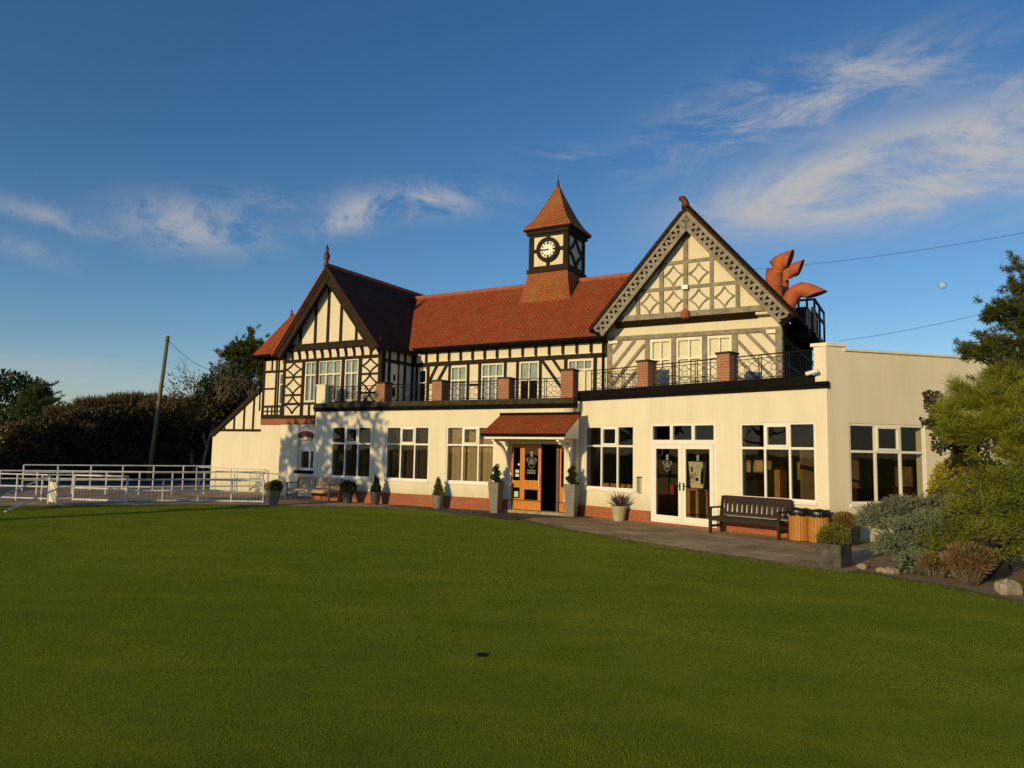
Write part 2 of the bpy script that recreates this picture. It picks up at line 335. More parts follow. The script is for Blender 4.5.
def thing(name, loc, label, cat, group=None):
    o = bpy.data.objects.new(name, None); COL.objects.link(o); o.location = tuple(map(float, loc)); o.empty_display_size = .3
    WPOS[o.name] = tuple(map(float, loc)); return tag(o, label, cat, group)

# leaves as rhombic faces given in arrays
def leaves(name, P, D, Ln, Wd, mat, parent=None, origin=None, rng=RNG):
    n = len(P); P = np.asarray(P, float); D = np.asarray(D, float); D = D/(np.linalg.norm(D, axis=1, keepdims=True)+1e-9)
    rv = rng.normal(size=(n, 3)); Sd = np.cross(D, rv); Sd /= (np.linalg.norm(Sd, axis=1, keepdims=True)+1e-9)
    Ln = np.broadcast_to(np.asarray(Ln, float), (n,))[:, None]; Wd = np.broadcast_to(np.asarray(Wd, float), (n,))[:, None]
    V = np.stack([P, P+D*Ln*.5+Sd*Wd*.5, P+D*Ln, P+D*Ln*.5-Sd*Wd*.5], 1).reshape(-1, 3)
    pw = np.array(WPOS.get(parent.name, (0, 0, 0))) if parent else np.zeros(3); og = pw if origin is None else np.array(origin, float)
    me = bpy.data.meshes.new(name); me.vertices.add(4*n); me.vertices.foreach_set('co', (V-og).ravel())
    me.loops.add(4*n); me.loops.foreach_set('vertex_index', np.arange(4*n, dtype=np.int32)); me.polygons.add(n)
    me.polygons.foreach_set('loop_start', np.arange(0, 4*n, 4, dtype=np.int32)); me.polygons.foreach_set('loop_total', np.full(n, 4, dtype=np.int32))
    me.update(calc_edges=True); me.validate(); me.materials.append(M[mat])
    o = bpy.data.objects.new(name, me); COL.objects.link(o)
    if parent: o.parent = parent
    o.location = tuple(og-pw); WPOS[o.name] = tuple(og); return o
def unit(n, rng=RNG):
    v = rng.normal(size=(n, 3)); return v/np.linalg.norm(v, axis=1, keepdims=True)
def cloud(lobes, n, rng=RNG, inner=.45, up=.25, spread=.8):
    """points through the outer part of a few lobes, clumped, with outward directions"""
    w = np.array([l[3]*l[4]+l[3]*l[5]+l[4]*l[5] for l in lobes]); ks = rng.choice(len(lobes), n, p=w/w.sum()); A = np.array(lobes, float)
    cl = [unit(max(6, int(14+10*l[3])), rng) for l in lobes]
    dirs = np.empty((n, 3))
    for i in range(len(lobes)):
        idx = np.where(ks == i)[0]; c = cl[i][rng.integers(0, len(cl[i]), len(idx))]
        d = c+rng.normal(size=c.shape)*.30; dirs[idx] = d/np.linalg.norm(d, axis=1, keepdims=True)
    rad = 1-(1-inner)*rng.random(n)**1.8+rng.normal(size=n)*.05
    P = A[ks, :3]+dirs*rad[:, None]*A[ks, 3:6]
    D = dirs+unit(n, rng)*spread+np.array([0, 0, up]); return P, D

# ================================================================== GROUND
edge_px = [(-60, 508), (0, 507), (100, 506), (200, 505.5), (265, 506), (300, 507), (360, 507.7), (440, 510.5), (480, 515), (520, 520), (560, 529), (620, 540), (690, 551), (770, 563), (820, 570), (850, 573)]
EDGE = [gnd(*p) for p in edge_px]
bm = MB()
# one ground sheet: the putting green, gently uneven, out to the horizon
nx = 140; xs = np.concatenate([[-3000, -600, -200, -90], np.linspace(-45, 45, nx), [90, 200, 600, 3000]]); ys = np.concatenate([[-600, -60, -20], np.linspace(-6, 60, 120), [90, 200, 600, 4000]])
def gz(x, y):
    return 0.0
bm.v = [(x, y, (.020*math.sin(x*.31+1)*math.sin(y*.23)+.010*math.sin(x*.9+y*.55)*math.sin(y*.8-x*.4+2)+.006*math.sin(x*1.7-y*.6+.5)*math.sin(y*1.9+x*.5))*max(0, min(1, (19-y)/8))*(1 if abs(x) < 40 else 0)) for y in ys for x in xs]
w = len(xs); bm.f = [(j*w+i, j*w+i+1, (j+1)*w+i+1, (j+1)*w+i) for j in range(len(ys)-1) for i in range(w-1)]
o = bm.build('grass_ground', 'putting_green', smooth=True, fix=False); tag(o, kind='structure')
bm = MB(); pts = [e for e in EDGE]+[gnd(868, 566), gnd(880, 548), FB(8.6, -.2, 0), FB(7.9, .4, 0), FB(1.3, .4, 0), FA(6.4, .6, 0), FA(-5, .6, 0), FA(-5, 1.2, 0), FA(-14, 2.0, 0), FA(-19, -2.2, 0)]
bm.plan([p for p in pts], -.05, .012); o = bm.build('path', 'paving'); tag(o, kind='structure')
bm = MB(); a = [gnd(405, 508.5), gnd(465, 513.5), gnd(530, 519), gnd(545, 517.5), gnd(600, 516)]
bm.plan([FA(-.5, .3, 0), FA(-.5, -.85, 0), FA(1.9, -1.15, 0), FA(3.6, -2.0, 0), FA(4.3, -2.0, 0), FB(.6, -.55, 0), FB(.6, .3, 0)], .0, .018); tag(bm.build('forecourt', 'asphalt'), kind='structure')
bm = MB(); bm.plan([gnd(462, 513.2), gnd(480, 515.5), gnd(500, 519.5), gnd(516, 520.5), gnd(531, 518.6), gnd(500, 515.3), gnd(470, 512.8)], -.02, .03); tag(bm.build('flower_bed', 'soil'), kind='structure')
bm = MB(); bm.plan([gnd(858, 572), gnd(905, 581), gnd(950, 588), gnd(1000, 599), gnd(1070, 612), (13, 9.5, 0), (14, 17.5, 0), FC(1.4, -.1, 0), FC(.4, -.4, 0), gnd(876, 552)], -.05, .006); tag(bm.build('shrub_bed', 'mulch'), kind='structure')
bm = MB(); bm.plan([gnd(-400, 500), gnd(60, 497), FA(-12.9, 1.4, 0), FA(-12.9, 9, 0), (-20, 44, 0), (-60, 44, 0)], -.05, .006); tag(bm.build('yard', 'asphalt'), kind='structure')

# longer grass left standing along the edges
ep = [np.array(e) for e in EDGE]+[gnd(*q) for q in ((866, 573), (905, 581), (950, 588), (1000, 599), (1070, 612))]
PP = []
for a, b in zip(ep[:-1], ep[1:]):
    n = int(np.linalg.norm(b-a)*420); tq = RNG.random((n, 1)); PP.append(a+(b-a)*tq+np.stack([RNG.normal(size=n)*.05, RNG.normal(size=n)*.07-.04, np.zeros(n)], 1))
PP = np.concatenate(PP); PP[:, 2] = 0; o = leaves('grass_fringe', PP, unit(len(PP))*.55+np.array([0, 0, 1.]), RNG.uniform(.025, .07, len(PP)), .007, 'grass_blade'); tag(o, 'slightly longer grass along the path and shrub bed', 'grass', kind='stuff')

# short turf: blades near enough to be told apart
nb = 900000; dd = 4.3/(1-RNG.random(nb)*(1-4.3/27.)); lat = RNG.uniform(-.80, .80, nb)*dd
keep = np.ones(nb, bool); TP = np.stack([lat, dd, np.zeros(nb)], 1)
TP[:, 2] = (.020*np.sin(lat*.31+1)*np.sin(dd*.23)+.010*np.sin(lat*.9+dd*.55)*np.sin(dd*.8-lat*.4+2)+.006*np.sin(lat*1.7-dd*.6+.5)*np.sin(dd*1.9+lat*.5))*np.clip((19-dd)/8, 0, 1)-.003
ex = np.array([e[0] for e in ep]); ey = np.array([e[1] for e in ep]); od = np.argsort(ex); keep &= dd < np.interp(lat, ex[od], ey[od])-.06
hq = gnd(482, 657); keep &= np.hypot(lat-hq[0], dd-hq[1]) > .07
TP = TP[keep]; sz = np.clip(TP[:, 1]/8., .75, 2.2)
o = leaves('turf', TP, unit(len(TP))*.60+np.array([.12, .1, 1.]), RNG.uniform(.010, .019, len(TP))*sz**.7, RNG.uniform(.0026, .0046, len(TP))*sz, 'turf_blade'); tag(o, 'short mown turf of the putting green', 'grass', kind='stuff')

# ================================================================== CLUBHOUSE
H = thing('clubhouse', FA(0, 0, 0), 'half timbered clubhouse with red tiled roofs, clock tower and cream ground floor extension', 'building')
FW = sub(FA, 1.0); FS = sub(FA, 1.5); FL = sub(FA, 1.6); FM = sub(FA, 3.0); FG = sub(FA, .8); FGU = sub(FA, .55)

# openings on the ground floor
WA = [(-3.85, -1.86, .92, 2.85), (-1.16, .80, .92, 2.85), (1.53, 3.50, .92, 2.85)]
DOOR = (4.02, 6.25, .02, 2.34)
WB = [(.05, 2.04, .91, 2.86), (5.55, 7.60, .91, 2.86)]
FD = (2.66, 4.84, .06, 2.89)
WC = (.60, 2.84, .90, 2.84)
# where the left front wall returns to the right one
def uB_at(p): return float((p-FB(0, 0, 0))@FB.d), float((p-FB(0, 0, 0))@FB.b)
AE = 6.40
tt = 0.
for i in range(400):
    if uB_at(FA(AE, tt, 0))[1] >= 0: break
    tt += .005
UB0 = uB_at(FA(AE, tt, 0))[0]
m = MB(); m.wall(FA, -4.72, AE, .43, 3.60, WA+[(DOOR[0], DOOR[1], .43, DOOR[3])]); m.build('wall', 'render', H)
m = MB(); p0, p1 = FA(AE, 0, 0), FA(AE, tt+.02, 0)
m.plan([p0, p1, p1-FA.d*.3, p0-FA.d*.3], .43, 3.6); m.build('return_wall', 'render', H); m = MB(); m.plan([FA(-4.72, .3, 0), FA(-4.42, .3, 0), FA(-4.42, 1.0, 0), FA(-4.72, 1.0, 0)], .0, 3.6); m.build('return_wall', 'render', H)
m = MB(); m.wall(FB, UB0, 7.9, .35, 3.8, [WB[0], (FD[0], FD[1], .35, FD[3]), WB[1]]); m.build('wall', 'render', H)
m = MB(); m.wall(FC, 0, 8.0, .0, 4.60, [WC]); m.build('wall', 'render', H)
m = MB(); m.box(FB, 7.60, 7.9, .001, .5, 3.75, 4.70); m.box(FC, .0, .50, .002, .34, 4.601, 4.70); m.build('corner_pier', 'render', H)
m = MB(); m.plan([FB(7.54, -.06, 0), FB(7.9, -.06, 0)+FC.d*.05, FC(.56, -.06, 0), FC(.56, .42, 0), FB(7.54, .55, 0)], 4.70, 4.78); m.box(FC, .50, 8.1, -.05, .40, 4.601, 4.655); m.build('coping', 'cream_paint', H)
m = MB(); m.box(FA, -4.74, DOOR[0]-.0, -.03, .25, -.1, .43); m.box(FA, DOOR[1], AE+.02, -.03, .25, -.1, .43); m.build('plinth', 'brick', H)
m = MB(); m.box(FB, UB0, FD[0]-.02, -.03, .25, -.1, .35); m.box(FB, FD[0]-.02, FD[1]+.02, -.025, .25, -.1, .065); m.box(FB, FD[1]+.02, 7.86, -.03, .25, -.1, .35); m.build('plinth', 'brick', H)

# interior behind the glass
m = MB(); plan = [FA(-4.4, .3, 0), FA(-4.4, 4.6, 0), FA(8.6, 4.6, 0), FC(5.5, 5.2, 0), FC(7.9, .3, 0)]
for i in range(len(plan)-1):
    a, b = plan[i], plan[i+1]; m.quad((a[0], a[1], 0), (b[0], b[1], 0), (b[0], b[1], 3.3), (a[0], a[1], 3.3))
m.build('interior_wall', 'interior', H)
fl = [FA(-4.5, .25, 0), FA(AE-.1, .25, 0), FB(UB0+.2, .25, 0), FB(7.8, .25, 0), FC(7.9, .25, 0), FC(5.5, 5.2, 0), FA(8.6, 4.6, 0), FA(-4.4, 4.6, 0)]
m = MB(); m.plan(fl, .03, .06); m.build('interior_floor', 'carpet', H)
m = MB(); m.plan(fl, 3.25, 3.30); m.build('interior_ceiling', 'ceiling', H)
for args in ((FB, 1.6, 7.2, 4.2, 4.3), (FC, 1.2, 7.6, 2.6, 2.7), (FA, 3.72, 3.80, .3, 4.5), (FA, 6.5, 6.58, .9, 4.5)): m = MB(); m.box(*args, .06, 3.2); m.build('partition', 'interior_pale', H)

# ground floor windows
def gwin(fr, hole, zt, blind=None, label=None):
    u0, u1, z0, z1 = hole; W = u1-u0
    wn = MB(); wn.box(fr, u0-.01, u1+.01, -.045, .12, z0-.07, z0-.001); o = wn.build('window', 'white', H)
    if label: o['label'] = label
    f = MB(); t = .055; a0, a1 = .02, .085
    f.box(fr, u0, u1, a0, a1, z0, z0+t); f.box(fr, u0, u1, a0, a1, z1-t, z1); f.box(fr, u0, u0+t, a0, a1, z0+t, z1-t); f.box(fr, u1-t, u1, a0, a1, z0+t, z1-t)
    m1, m2 = u0+W*.345, u0+W*.67; q = .028
    for mm in (m1, m2): f.box(fr, mm-q, mm+q, a0+.001, a1, z0+t, z1-t)
    for x0, x1 in ((u0+t, m1-q), (m1+q, m2-q), (m2+q, u1-t)): f.box(fr, x0, x1, a0, a1, zt-.03, zt+.03)
    # opening top light with its own thicker frame
    for x0, x1, y0, y1 in ((m1+q, m2-q, zt+.03, zt+.085), (m1+q, m2-q, z1-t-.055, z1-t), (m1+q, m1+q+.05, zt+.085, z1-t-.055), (m2-q-.05, m2-q, zt+.085, z1-t-.055)): f.box(fr, x0, x1, a0-.018, a1, y0, y1)
    f.build('frame', 'white', o)
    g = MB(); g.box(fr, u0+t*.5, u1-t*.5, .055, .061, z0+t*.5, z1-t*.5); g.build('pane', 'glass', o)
    if blind:
        b = MB(); x = u0+.03; i = 0
        if blind == 'slat_brown':
            while x < u1-.08:
                h = .085; a = R(40+random.uniform(-16, 16)); c = x+h/2
                b.add([fr(c-h/2*math.cos(a), .24-h/2*math.sin(a), z0+.03), fr(c+h/2*math.cos(a), .24+h/2*math.sin(a), z0+.03), fr(c+h/2*math.cos(a), .24+h/2*math.sin(a), z1-.03), fr(c-h/2*math.cos(a), .24-h/2*math.sin(a), z1-.03)], [(0, 1, 2, 3)]); x += .088 if i % 7 else .13; i += 1
        else:
            n = int((u1-u0-.06)/.03)
            for i in range(n):
                xa = u0+.03+i*.03; xb = xa+.03; f1 = .22+.022*math.sin(xa*28)+.012*math.sin(xa*9); f2 = .22+.022*math.sin(xb*28)+.012*math.sin(xb*9)
                b.quad(fr(xa, f1, z0+.03), fr(xb, f2, z0+.03), fr(xb, f2, z1-.03), fr(xa, f1, z1-.03))
        b.build('blind', blind, o)
    return o
gwin(FA, WA[0], 2.20, 'slat_brown', 'window with brown vertical blinds nearest the pale bench')
gwin(FA, WA[1], 2.20, 'slat_brown', 'window with dark brown vertical blinds')
gwin(FA, WA[2], 2.20, 'slat_beige', 'window with closed beige curtains beside the porch')
gwin(FB, WB[0], 2.23, None, 'dark window between the porch and the french doors')
gwin(FB, WB[1], 2.21, None, 'dark window above the dark bench')
gwin(FC, WC, 2.16, None, 'dark window on the end wall beside the pine')

# crest shape etched on doors
def crest(fr, cu, cz, s, o, parent, text=False):
    c = MB(); k = .004
    c.disc(fr, (cu, cz+.30*s), .055*s, o-k, o, 14); c.poly(fr, [(cu-.035*s, cz+.25*s), (cu+.035*s, cz+.25*s), (cu+.055*s, cz+.17*s), (cu-.055*s, cz+.17*s)], o-k-.001, o-.001)
    sh = [(-.15, .13), (.15, .13), (.14, -.02), (.10, -.14), (0, -.23), (-.10, -.14), (-.14, -.02)]
    si = [(x*.88, y*.90) for x, y in sh]; n = len(sh)
    for i in range(n):
        j = (i+1) % n; c.poly(fr, [(cu+sh[i][0]*s, cz+sh[i][1]*s), (cu+sh[j][0]*s, cz+sh[j][1]*s), (cu+si[j][0]*s, cz+si[j][1]*s), (cu+si[i][0]*s, cz+si[i][1]*s)], o-k, o)
    c.ring(fr, (cu, cz), .05*s, .085*s, o-k, o, 18); c.disc(fr, (cu, cz), .025*s, o-k, o, 10)
    for sg in (-1, 1): c.beam(fr, (cu+sg*.15*s, cz+.13*s), (cu+sg*.19*s, cz+.02*s), .025*s, o-k, o, False)
    if text:
        c.build('crest', 'etch', parent); c = MB()
        for r_ in range(2):
            for i in range(5): c.box(fr, cu+(-.15+i*.062)*s, cu+(-.105+i*.062)*s, o-k, o, cz-(.31+r_*.08)*s, cz-(.26+r_*.08)*s)
        c.box(fr, cu-.15*s, cu+.143*s, o-k*.5, o-.0002, cz-.345*s, cz-.335*s)
    return c.build('lettering' if text else 'crest', 'etch', parent)

# french doors
fm = MB(); u0, u1, z0, z1 = FD; a0, a1 = .0, .09
fm.box(FB, u0, u1, a0, a1, z1-.07, z1); fm.box(FB, u0, u0+.07, a0, a1, z0, z1-.07); fm.box(FB, u1-.07, u1, a0, a1, z0, z1-.07); fm.box(FB, u0+.07, u1-.07, a0, a1, 2.29, 2.42); fm.box(FB, u0+.07, u1-.07, a0-.02, a1, z0, z0+.05)
for k in (1, 2):
    x = u0+(u1-u0)*k/3; fm.box(FB, x-.05, x+.05, a0, a1, 2.42, z1-.07)
fdo = fm.build('door_frame', 'white', H)
g = MB(); g.box(FB, u0+.05, u1-.05, .04, .046, 2.40, z1-.05); g.build('pane', 'glass', fdo)
um = (u0+u1)/2
for k, (x0, x1) in enumerate(((u0+.075, um-.004), (um+.004, u1-.075))):
    d = MB(); t = .12; d.box(FB, x0, x0+t, -.015, .05, .115, 2.285); d.box(FB, x1-t, x1, -.015, .05, .115, 2.285); d.box(FB, x0+t, x1-t, -.015, .05, .115, .115+t+.04); d.box(FB, x0+t, x1-t, -.015, .05, 2.285-t, 2.285)
    d = d.build('french_door', 'white', H)
    g = MB(); g.box(FB, x0+t-.01, x1-t+.01, .012, .018, .115+t, 2.295-t); g.build('pane', 'glass', d)
    h = MB(); hx = x1-.06 if k == 0 else x0+.06; h.box(FB, hx-.02, hx+.02, -.035, -.015, 1.00, 1.22); h.tube([FB(hx, -.06, 1.13), FB(hx+(-.11 if k == 0 else .11), -.06, 1.13)], .012, 6); h.tube([FB(hx, -.02, 1.13), FB(hx, -.06, 1.13)], .012, 6); h.build('handle', 'iron', d)
    crest(FB, (x0+x1)/2, 1.70, .86, .008, d)

# entrance: step, door leaf with sidelight, open leaf, posts
m = MB(); m.box(FA, DOOR[0]-.05, DOOR[1]+.05, -.12, .30, -.02, .11); m.build('door_step', 'stone', H)
de = MB(); o0, o1 = .10, .17
de.box(FA, 4.02, 4.125, o0-.02, o1, .11, 2.34); de.box(FA, 6.13, 6.25, o0-.02, o1, .11, 2.34); de.box(FA, 4.125, 6.13, o0-.02, o1, 2.27, 2.34)
de = de.build('door_frame', 'white', H)
dl = MB(); z0, z1 = .12, 2.265
def leaf(m, u0, u1, o0, o1, parts, st=.075):
    m.box(FA, u0, u0+st, o0, o1, z0, z1); m.box(FA, u1-st, u1, o0, o1, z0, z1)
    for a, b in parts: m.box(FA, u0+st, u1-st, o0+.003, o1-.003, a, b)
leaf(dl, 4.13, 4.50, .11, .16, [(z0, .48), (.83, 1.06), (2.15, z1)], .055)
side = dl.build('side_light', 'oak_door', H)
g = MB(); g.box(FA, 4.18, 4.455, .13, .137, .47, 2.16); g.build('pane', 'glass_dark', side)
for a in ((4.26, 4.40, 1.18, 1.27), (4.26, 4.40, 1.31, 1.41), (4.35, 4.42, 1.55, 1.62), (4.23, 4.38, .52, .70)): st = MB(); st.box(FA, a[0], a[1], .126, .129, a[2], a[3]); st.build('sticker', 'sticker', side)
d = MB(); leaf(d, 4.51, 5.23, .10, .15, [(z0, .44), (.78, 1.08), (2.13, z1)], .11)
ent = d.build('entrance_door', 'oak_door', H)
g = MB(); g.box(FA, 4.60, 5.14, .12, .127, .43, 2.14); g.build('pane', 'glass_dark', ent); crest(FA, 4.87, 1.68, 1.0, .115, ent, True)
h = MB(); h.tube([FA(5.18, .06, .9), FA(5.18, .06, 1.25)], .014, 8); h.tube([FA(5.18, .06, .93), FA(5.18, .1, .93)], .01, 6); h.tube([FA(5.18, .06, 1.22), FA(5.18, .1, 1.22)], .01, 6); h.build('handle', 'lock', ent)
m = MB(); m.box(FA, 5.80, 5.89, .06, .17, .11, 2.265); m.build('door_post', 'dark_red', H)
FO = frame(FA(6.10, .12, 0), FA.ang+R(128)); d = MB()
for a in ((0, .1, .12, 2.25), (.55, .66, .12, 2.25)): d.box(FO, a[0], a[1], 0, .05, a[2], a[3])
for a, b in ((.12, .44), (.78, 1.08), (2.12, 2.25)): d.box(FO, .1, .55, .003, .047, a, b)
op = d.build('entrance_door', 'oak_door', H); op['label'] = 'inner leaf of the entrance door standing open'
g = MB(); g.box(FO, .09, .56, .02, .027, .43, 2.13); g.build('pane', 'glass_dark', op)
m = MB(); leaf(m, 5.895, 6.125, .11, .16, [(z0, .9), (2.15, z1)], .055); s2 = m.build('side_light', 'oak_door', H); g = MB(); g.box(FA, 5.93, 6.09, .13, .137, .88, 2.16); g.build('pane', 'glass_dark', s2)

# porch canopy
PU0, PU1 = 3.78, 6.62
pc = MB(); pc.prof(FA, [(-1.10, 2.40), (-1.07, 2.40), (-1.07, 2.52), (-1.10, 2.52)], PU0, PU1); pc.box(FA, PU0+.02, PU1-.02, -1.06, 0, 2.44, 2.48)
pc = pc.build('porch_canopy', 'white', H)
m = MB(); m.slab([FA(PU0-.05, -1.18, 2.585), FA(PU1+.05, -1.18, 2.585), FA(PU1+.05, .0, 3.23), FA(PU0-.05, .0, 3.23)], .05); m.build('tiles', 'tile', pc)
m = MB(); m.box(FA, PU0-.06, PU1+.06, -.06, -.001, 3.19, 3.29); m.tube([FA(PU0-.07, -1.2, 2.53), FA(PU1+.07, -1.2, 2.53)], .045, 8); m.build('gutter', 'black', pc)
for u in (PU0+.02, PU1-.08): m = MB(); m.prof(FA, [(-1.06, 2.481), (0, 2.481), (0, 3.16), (-1.06, 2.58)], u, u+.06); m.build('cheek', 'white', pc)
for u in (PU0+.22, PU1-.32):
    b = MB(); b.box(FA, u, u+.09, -1.0, -.0, 2.33, 2.44); b.box(FA, u+.002, u+.088, -.09, -.001, 1.45, 2.33)
    prev = None
    for i in range(8):
        a = PI/2*i/7; p = (-.09-.75*(1-math.cos(a)), 1.55+.75*math.sin(a)); 
        if prev:
            v = np.array([p[0]-prev[0], p[1]-prev[1]]); v /= np.linalg.norm(v); n_ = np.array([-v[1], v[0]])*.045
            b.prof(FA, [(prev[0]-n_[0], prev[1]-n_[1]), (p[0]-n_[0], p[1]-n_[1]), (p[0]+n_[0], p[1]+n_[1]), (prev[0]+n_[0], prev[1]+n_[1])], u+.01, u+.08)
        prev = p
    b.build('bracket', 'white', pc)

# terrace deck, edging, piers and railings
m = MB(); m.plan([FA(-4.70, .1, 0), FA(AE-.02, .1, 0), FA(AE-.02, 3.2, 0), FA(-4.70, 3.2, 0)], 3.40, 3.56); m.build('terrace_deck', 'lead', H)
m = MB(); m.plan([FB(UB0, .1, 0), FB(7.85, .25, 0), FC(7.9, .25, 0), FC(7.9, 7, 0), FA(AE, 6, 0)], 3.62, 3.80); m.build('terrace_deck', 'lead', H)
m = MB(); m.prof(FA, [(.0, 3.43), (-.06, 3.43), (-.06, 3.50), (-.11, 3.51), (-.11, 3.57), (-.03, 3.75), (.28, 3.75), (.28, 3.43)], -4.78, AE+.03); m.build('terrace_edging', 'black', H)
m = MB(); m.prof(FA, [(-.115, 3.575), (-.034, 3.756), (.29, 3.756), (.29, 3.62)], -4.785, AE+.035); m.build('terrace_capping', 'lead', H)
m = MB(); m.prof(FB, [(.0, 3.67), (-.06, 3.67), (-.06, 3.75), (-.10, 3.76), (-.10, 3.83), (-.05, 4.00), (.28, 4.00), (.28, 3.67)], UB0-.06, 7.62); m.prof(FB, [(.0, 3.671), (-.06, 3.671), (-.06, 3.751), (-.10, 3.761), (-.10, 3.83), (0, 3.83)], 7.62, 7.97); m.build('terrace_edging', 'black', H)
def pier(fr, u0, u1, z0, z1, mat='pier_brick'):
    p = MB(); p.box(fr, u0, u1, .0, .43, z0, z1-.06); o = p.build('brick_pier', mat, H)
    c = MB(); c.box(fr, u0-.03, u1+.03, -.03, .46, z1-.059, z1); c.build('cap', 'lead' if mat != 'render' else 'cream_paint', o); return o
for u in (-1.72, .86, 3.60): pier(FA, u, u+.42, 3.757, 4.50)
pier(FA, 5.95, 6.38, 3.757, 4.69); pier(FA, -4.74, -4.28, 3.757, 4.50, 'render')['label'] = 'cream rendered end pier'
pier(FB, 2.14, 2.55, 4.001, 4.81); pier(FB, 4.88, 5.27, 4.001, 4.81)
def rail(fr, u0, u1, zb, zt, n, fancy=True, o=.2):
    r = MB(); r.tube([fr(u0, o, zt), fr(u1, o, zt)], .018, 6); r.tube([fr(u0, o, zt-.09), fr(u1, o, zt-.09)], .010, 5); r.tube([fr(u0, o, zb+.06), fr(u1, o, zb+.06)], .012, 5)
    W = (u1-u0)/n
    for k in range(n+1):
        for s in ((-.035, .035) if 0 < k < n else ((.03,) if k == 0 else (-.03,))):
            x = u0+k*W+s; r.tube([fr(x, o, zb), fr(x, o, zt)], .015, 5)
    for k in range(n):
        c = u0+(k+.5)*W; zc = (zb+.06+zt-.09)/2; hh = (zt-.09-zb-.06)/2; hw = W/2-.05
        if fancy:
            def ell(cx, cz, rx, rz, a0, a1, m_=8):
                r.tube([fr(cx+rx*math.cos(a0+(a1-a0)*i/m_), o, cz+rz*math.sin(a0+(a1-a0)*i/m_)) for i in range(m_+1)], .0085, 4)
            ell(c, zc, .085, .085, 0, 2*PI, 12)
            for sx in (-1, 1):
                for sz in (-1, 1):
                    ell(c+sx*hw, zc+sz*hh, hw*.95, hh*.92, math.atan2(-sz, 0), math.atan2(0, -sx) if not (sx > 0 and sz > 0) else -PI, 7) if False else None
                    p0 = (c+sx*.02, zc+sz*hh); p1 = (c+sx*hw*.55, zc+sz*hh*.45); p2 = (c+sx*hw, zc+sz*.03)
                    r.tube([fr(p0[0], o, p0[1]), fr(c+sx*hw*.25, o, zc+sz*hh*.62), fr(p1[0], o, p1[1]), fr(c+sx*hw*.8, o, zc+sz*hh*.22), fr(p2[0], o, p2[1])], .0085, 4)
                    r.tube([fr(c+sx*hw, o, zc+sz*hh*.95), fr(c+sx*hw*.7, o, zc+sz*hh*.75), fr(c+sx*.075, o, zc+sz*.075)], .008, 4)
        else:
            for j in range(1, 6): r.tube([fr(u0+k*W+W*j/6, o, zb+.06), fr(u0+k*W+W*j/6, o, zt-.09)], .007, 4)
    return r.build('railing', 'iron', H)
rail(FA, -4.28, -1.74, 3.757, 4.40, 4); rail(FA, -1.29, .85, 3.757, 4.40, 3); rail(FA, 1.29, 3.59, 3.757, 4.40, 3); rail(FA, 4.03, 5.94, 3.757, 4.42, 3)
rail(FB, UB0+.3, 2.12, 4.0, 4.66, 3); rail(FB, 2.57, 4.86, 4.0, 4.66, 3); rail(FB, 5.29, 7.60, 4.0, 4.66, 3)
FE = frame(FA(-4.5, .43, 0), FA.ang+PI/2); rail(FE, 0, .55, 3.757, 4.40, 1)

# ---- upper windows: frame, leaded pane, curtain, black panels painted as dark rooms
def uwin(fr, u0, u1, z0, z1, cols, zt=None, backing='net', top='lead_sky_blue', sub_top=2, name='window', mat='cream_paint', parent=None, dep=.02):
    b = MB(); b.box(fr, u0, u1, .085, .10, z0, z1); o = b.build(name, backing, H)
    f = MB(); t = .05; a0, a1 = -.02, .06
    f.box(fr, u0, u1, a0, a1, z0, z0+t); f.box(fr, u0, u1, a0, a1, z1-t, z1); f.box(fr, u0, u0+t, a0, a1, z0+t, z1-t); f.box(fr, u1-t, u1, a0, a1, z0+t, z1-t)
    for k in range(1, cols): x = u0+(u1-u0)*k/cols; f.box(fr, x-.026, x+.026, a0+.001, a1, z0+t, (zt or z1)-t*.0 if zt else z1-t)
    if zt:
        f.box(fr, u0+t, u1-t, a0+.002, a1, zt-.03, zt+.03)
        nt_ = cols*sub_top if sub_top else cols
        for k in range(1, nt_): x = u0+(u1-u0)*k/nt_; f.box(fr, x-.018, x+.018, a0+.003, a1, zt+.03, z1-t)
        q = MB(); q.box(fr, u0+.02, u1-.02, .066, .078, zt, z1-.02); q.build('leaded_light', top, o)
    f.build('frame', mat, o)
    g = MB(); g.box(fr, u0+.02, u1-.02, .03, .036, z0+.02, z1-.02); g.build('pane', 'glass_clear', o)
    return o
def diamond(m, fr, u0, u1, z0, z1, w=.055, o0=-.03):
    """four curved braces making a concave lozenge"""
    cu, cz = (u0+u1)/2, (z0+z1)/2; hu, hz = (u1-u0)/2, (z1-z0)/2
    for sx in (-1, 1):
        for sz in (-1, 1):
            pr = None
            for i in range(7):
                a = PI/2*i/6; tq = i/6; p = (cu+sx*hu*(.42*(1-math.sin(a))+.58*(1-tq))*.97, cz+sz*hz*(.42*(1-math.cos(a))+.58*tq)*.97)
                if pr: m.beam(fr, pr, p, w, o0)
                pr = p

# ---- left gabled wing
UL, UR = -7.72, -2.30; AP = -5.03
ARCH = (-6.72, -5.70)
m = MB(); m.wall(FW, UL, UR, 0, 3.05, [(-6.66, -5.76, 1.08, 2.32)]); m.build('wall', 'render', H)
m = MB(); m.wall(FW, UL, UR, 3.30, 5.90, [(-6.40, -5.75, 3.92, 5.60), (-5.64, -4.40, 3.92, 5.60), (-4.20, -3.50, 3.92, 5.60)], 0, .25)
m.poly(FW, [(UL, 5.9), (UR, 5.9), (AP, 9.12)], .0, .25); m.build('wall', 'panel', H)
m = MB(); m.box(FW, UL-.03, UR, -.06, .1, 2.98, 3.22); m.box(FS, -9.48, -7.7, -.05, .1, 2.98, 3.24); m.build('brick_band', 'brick', H)
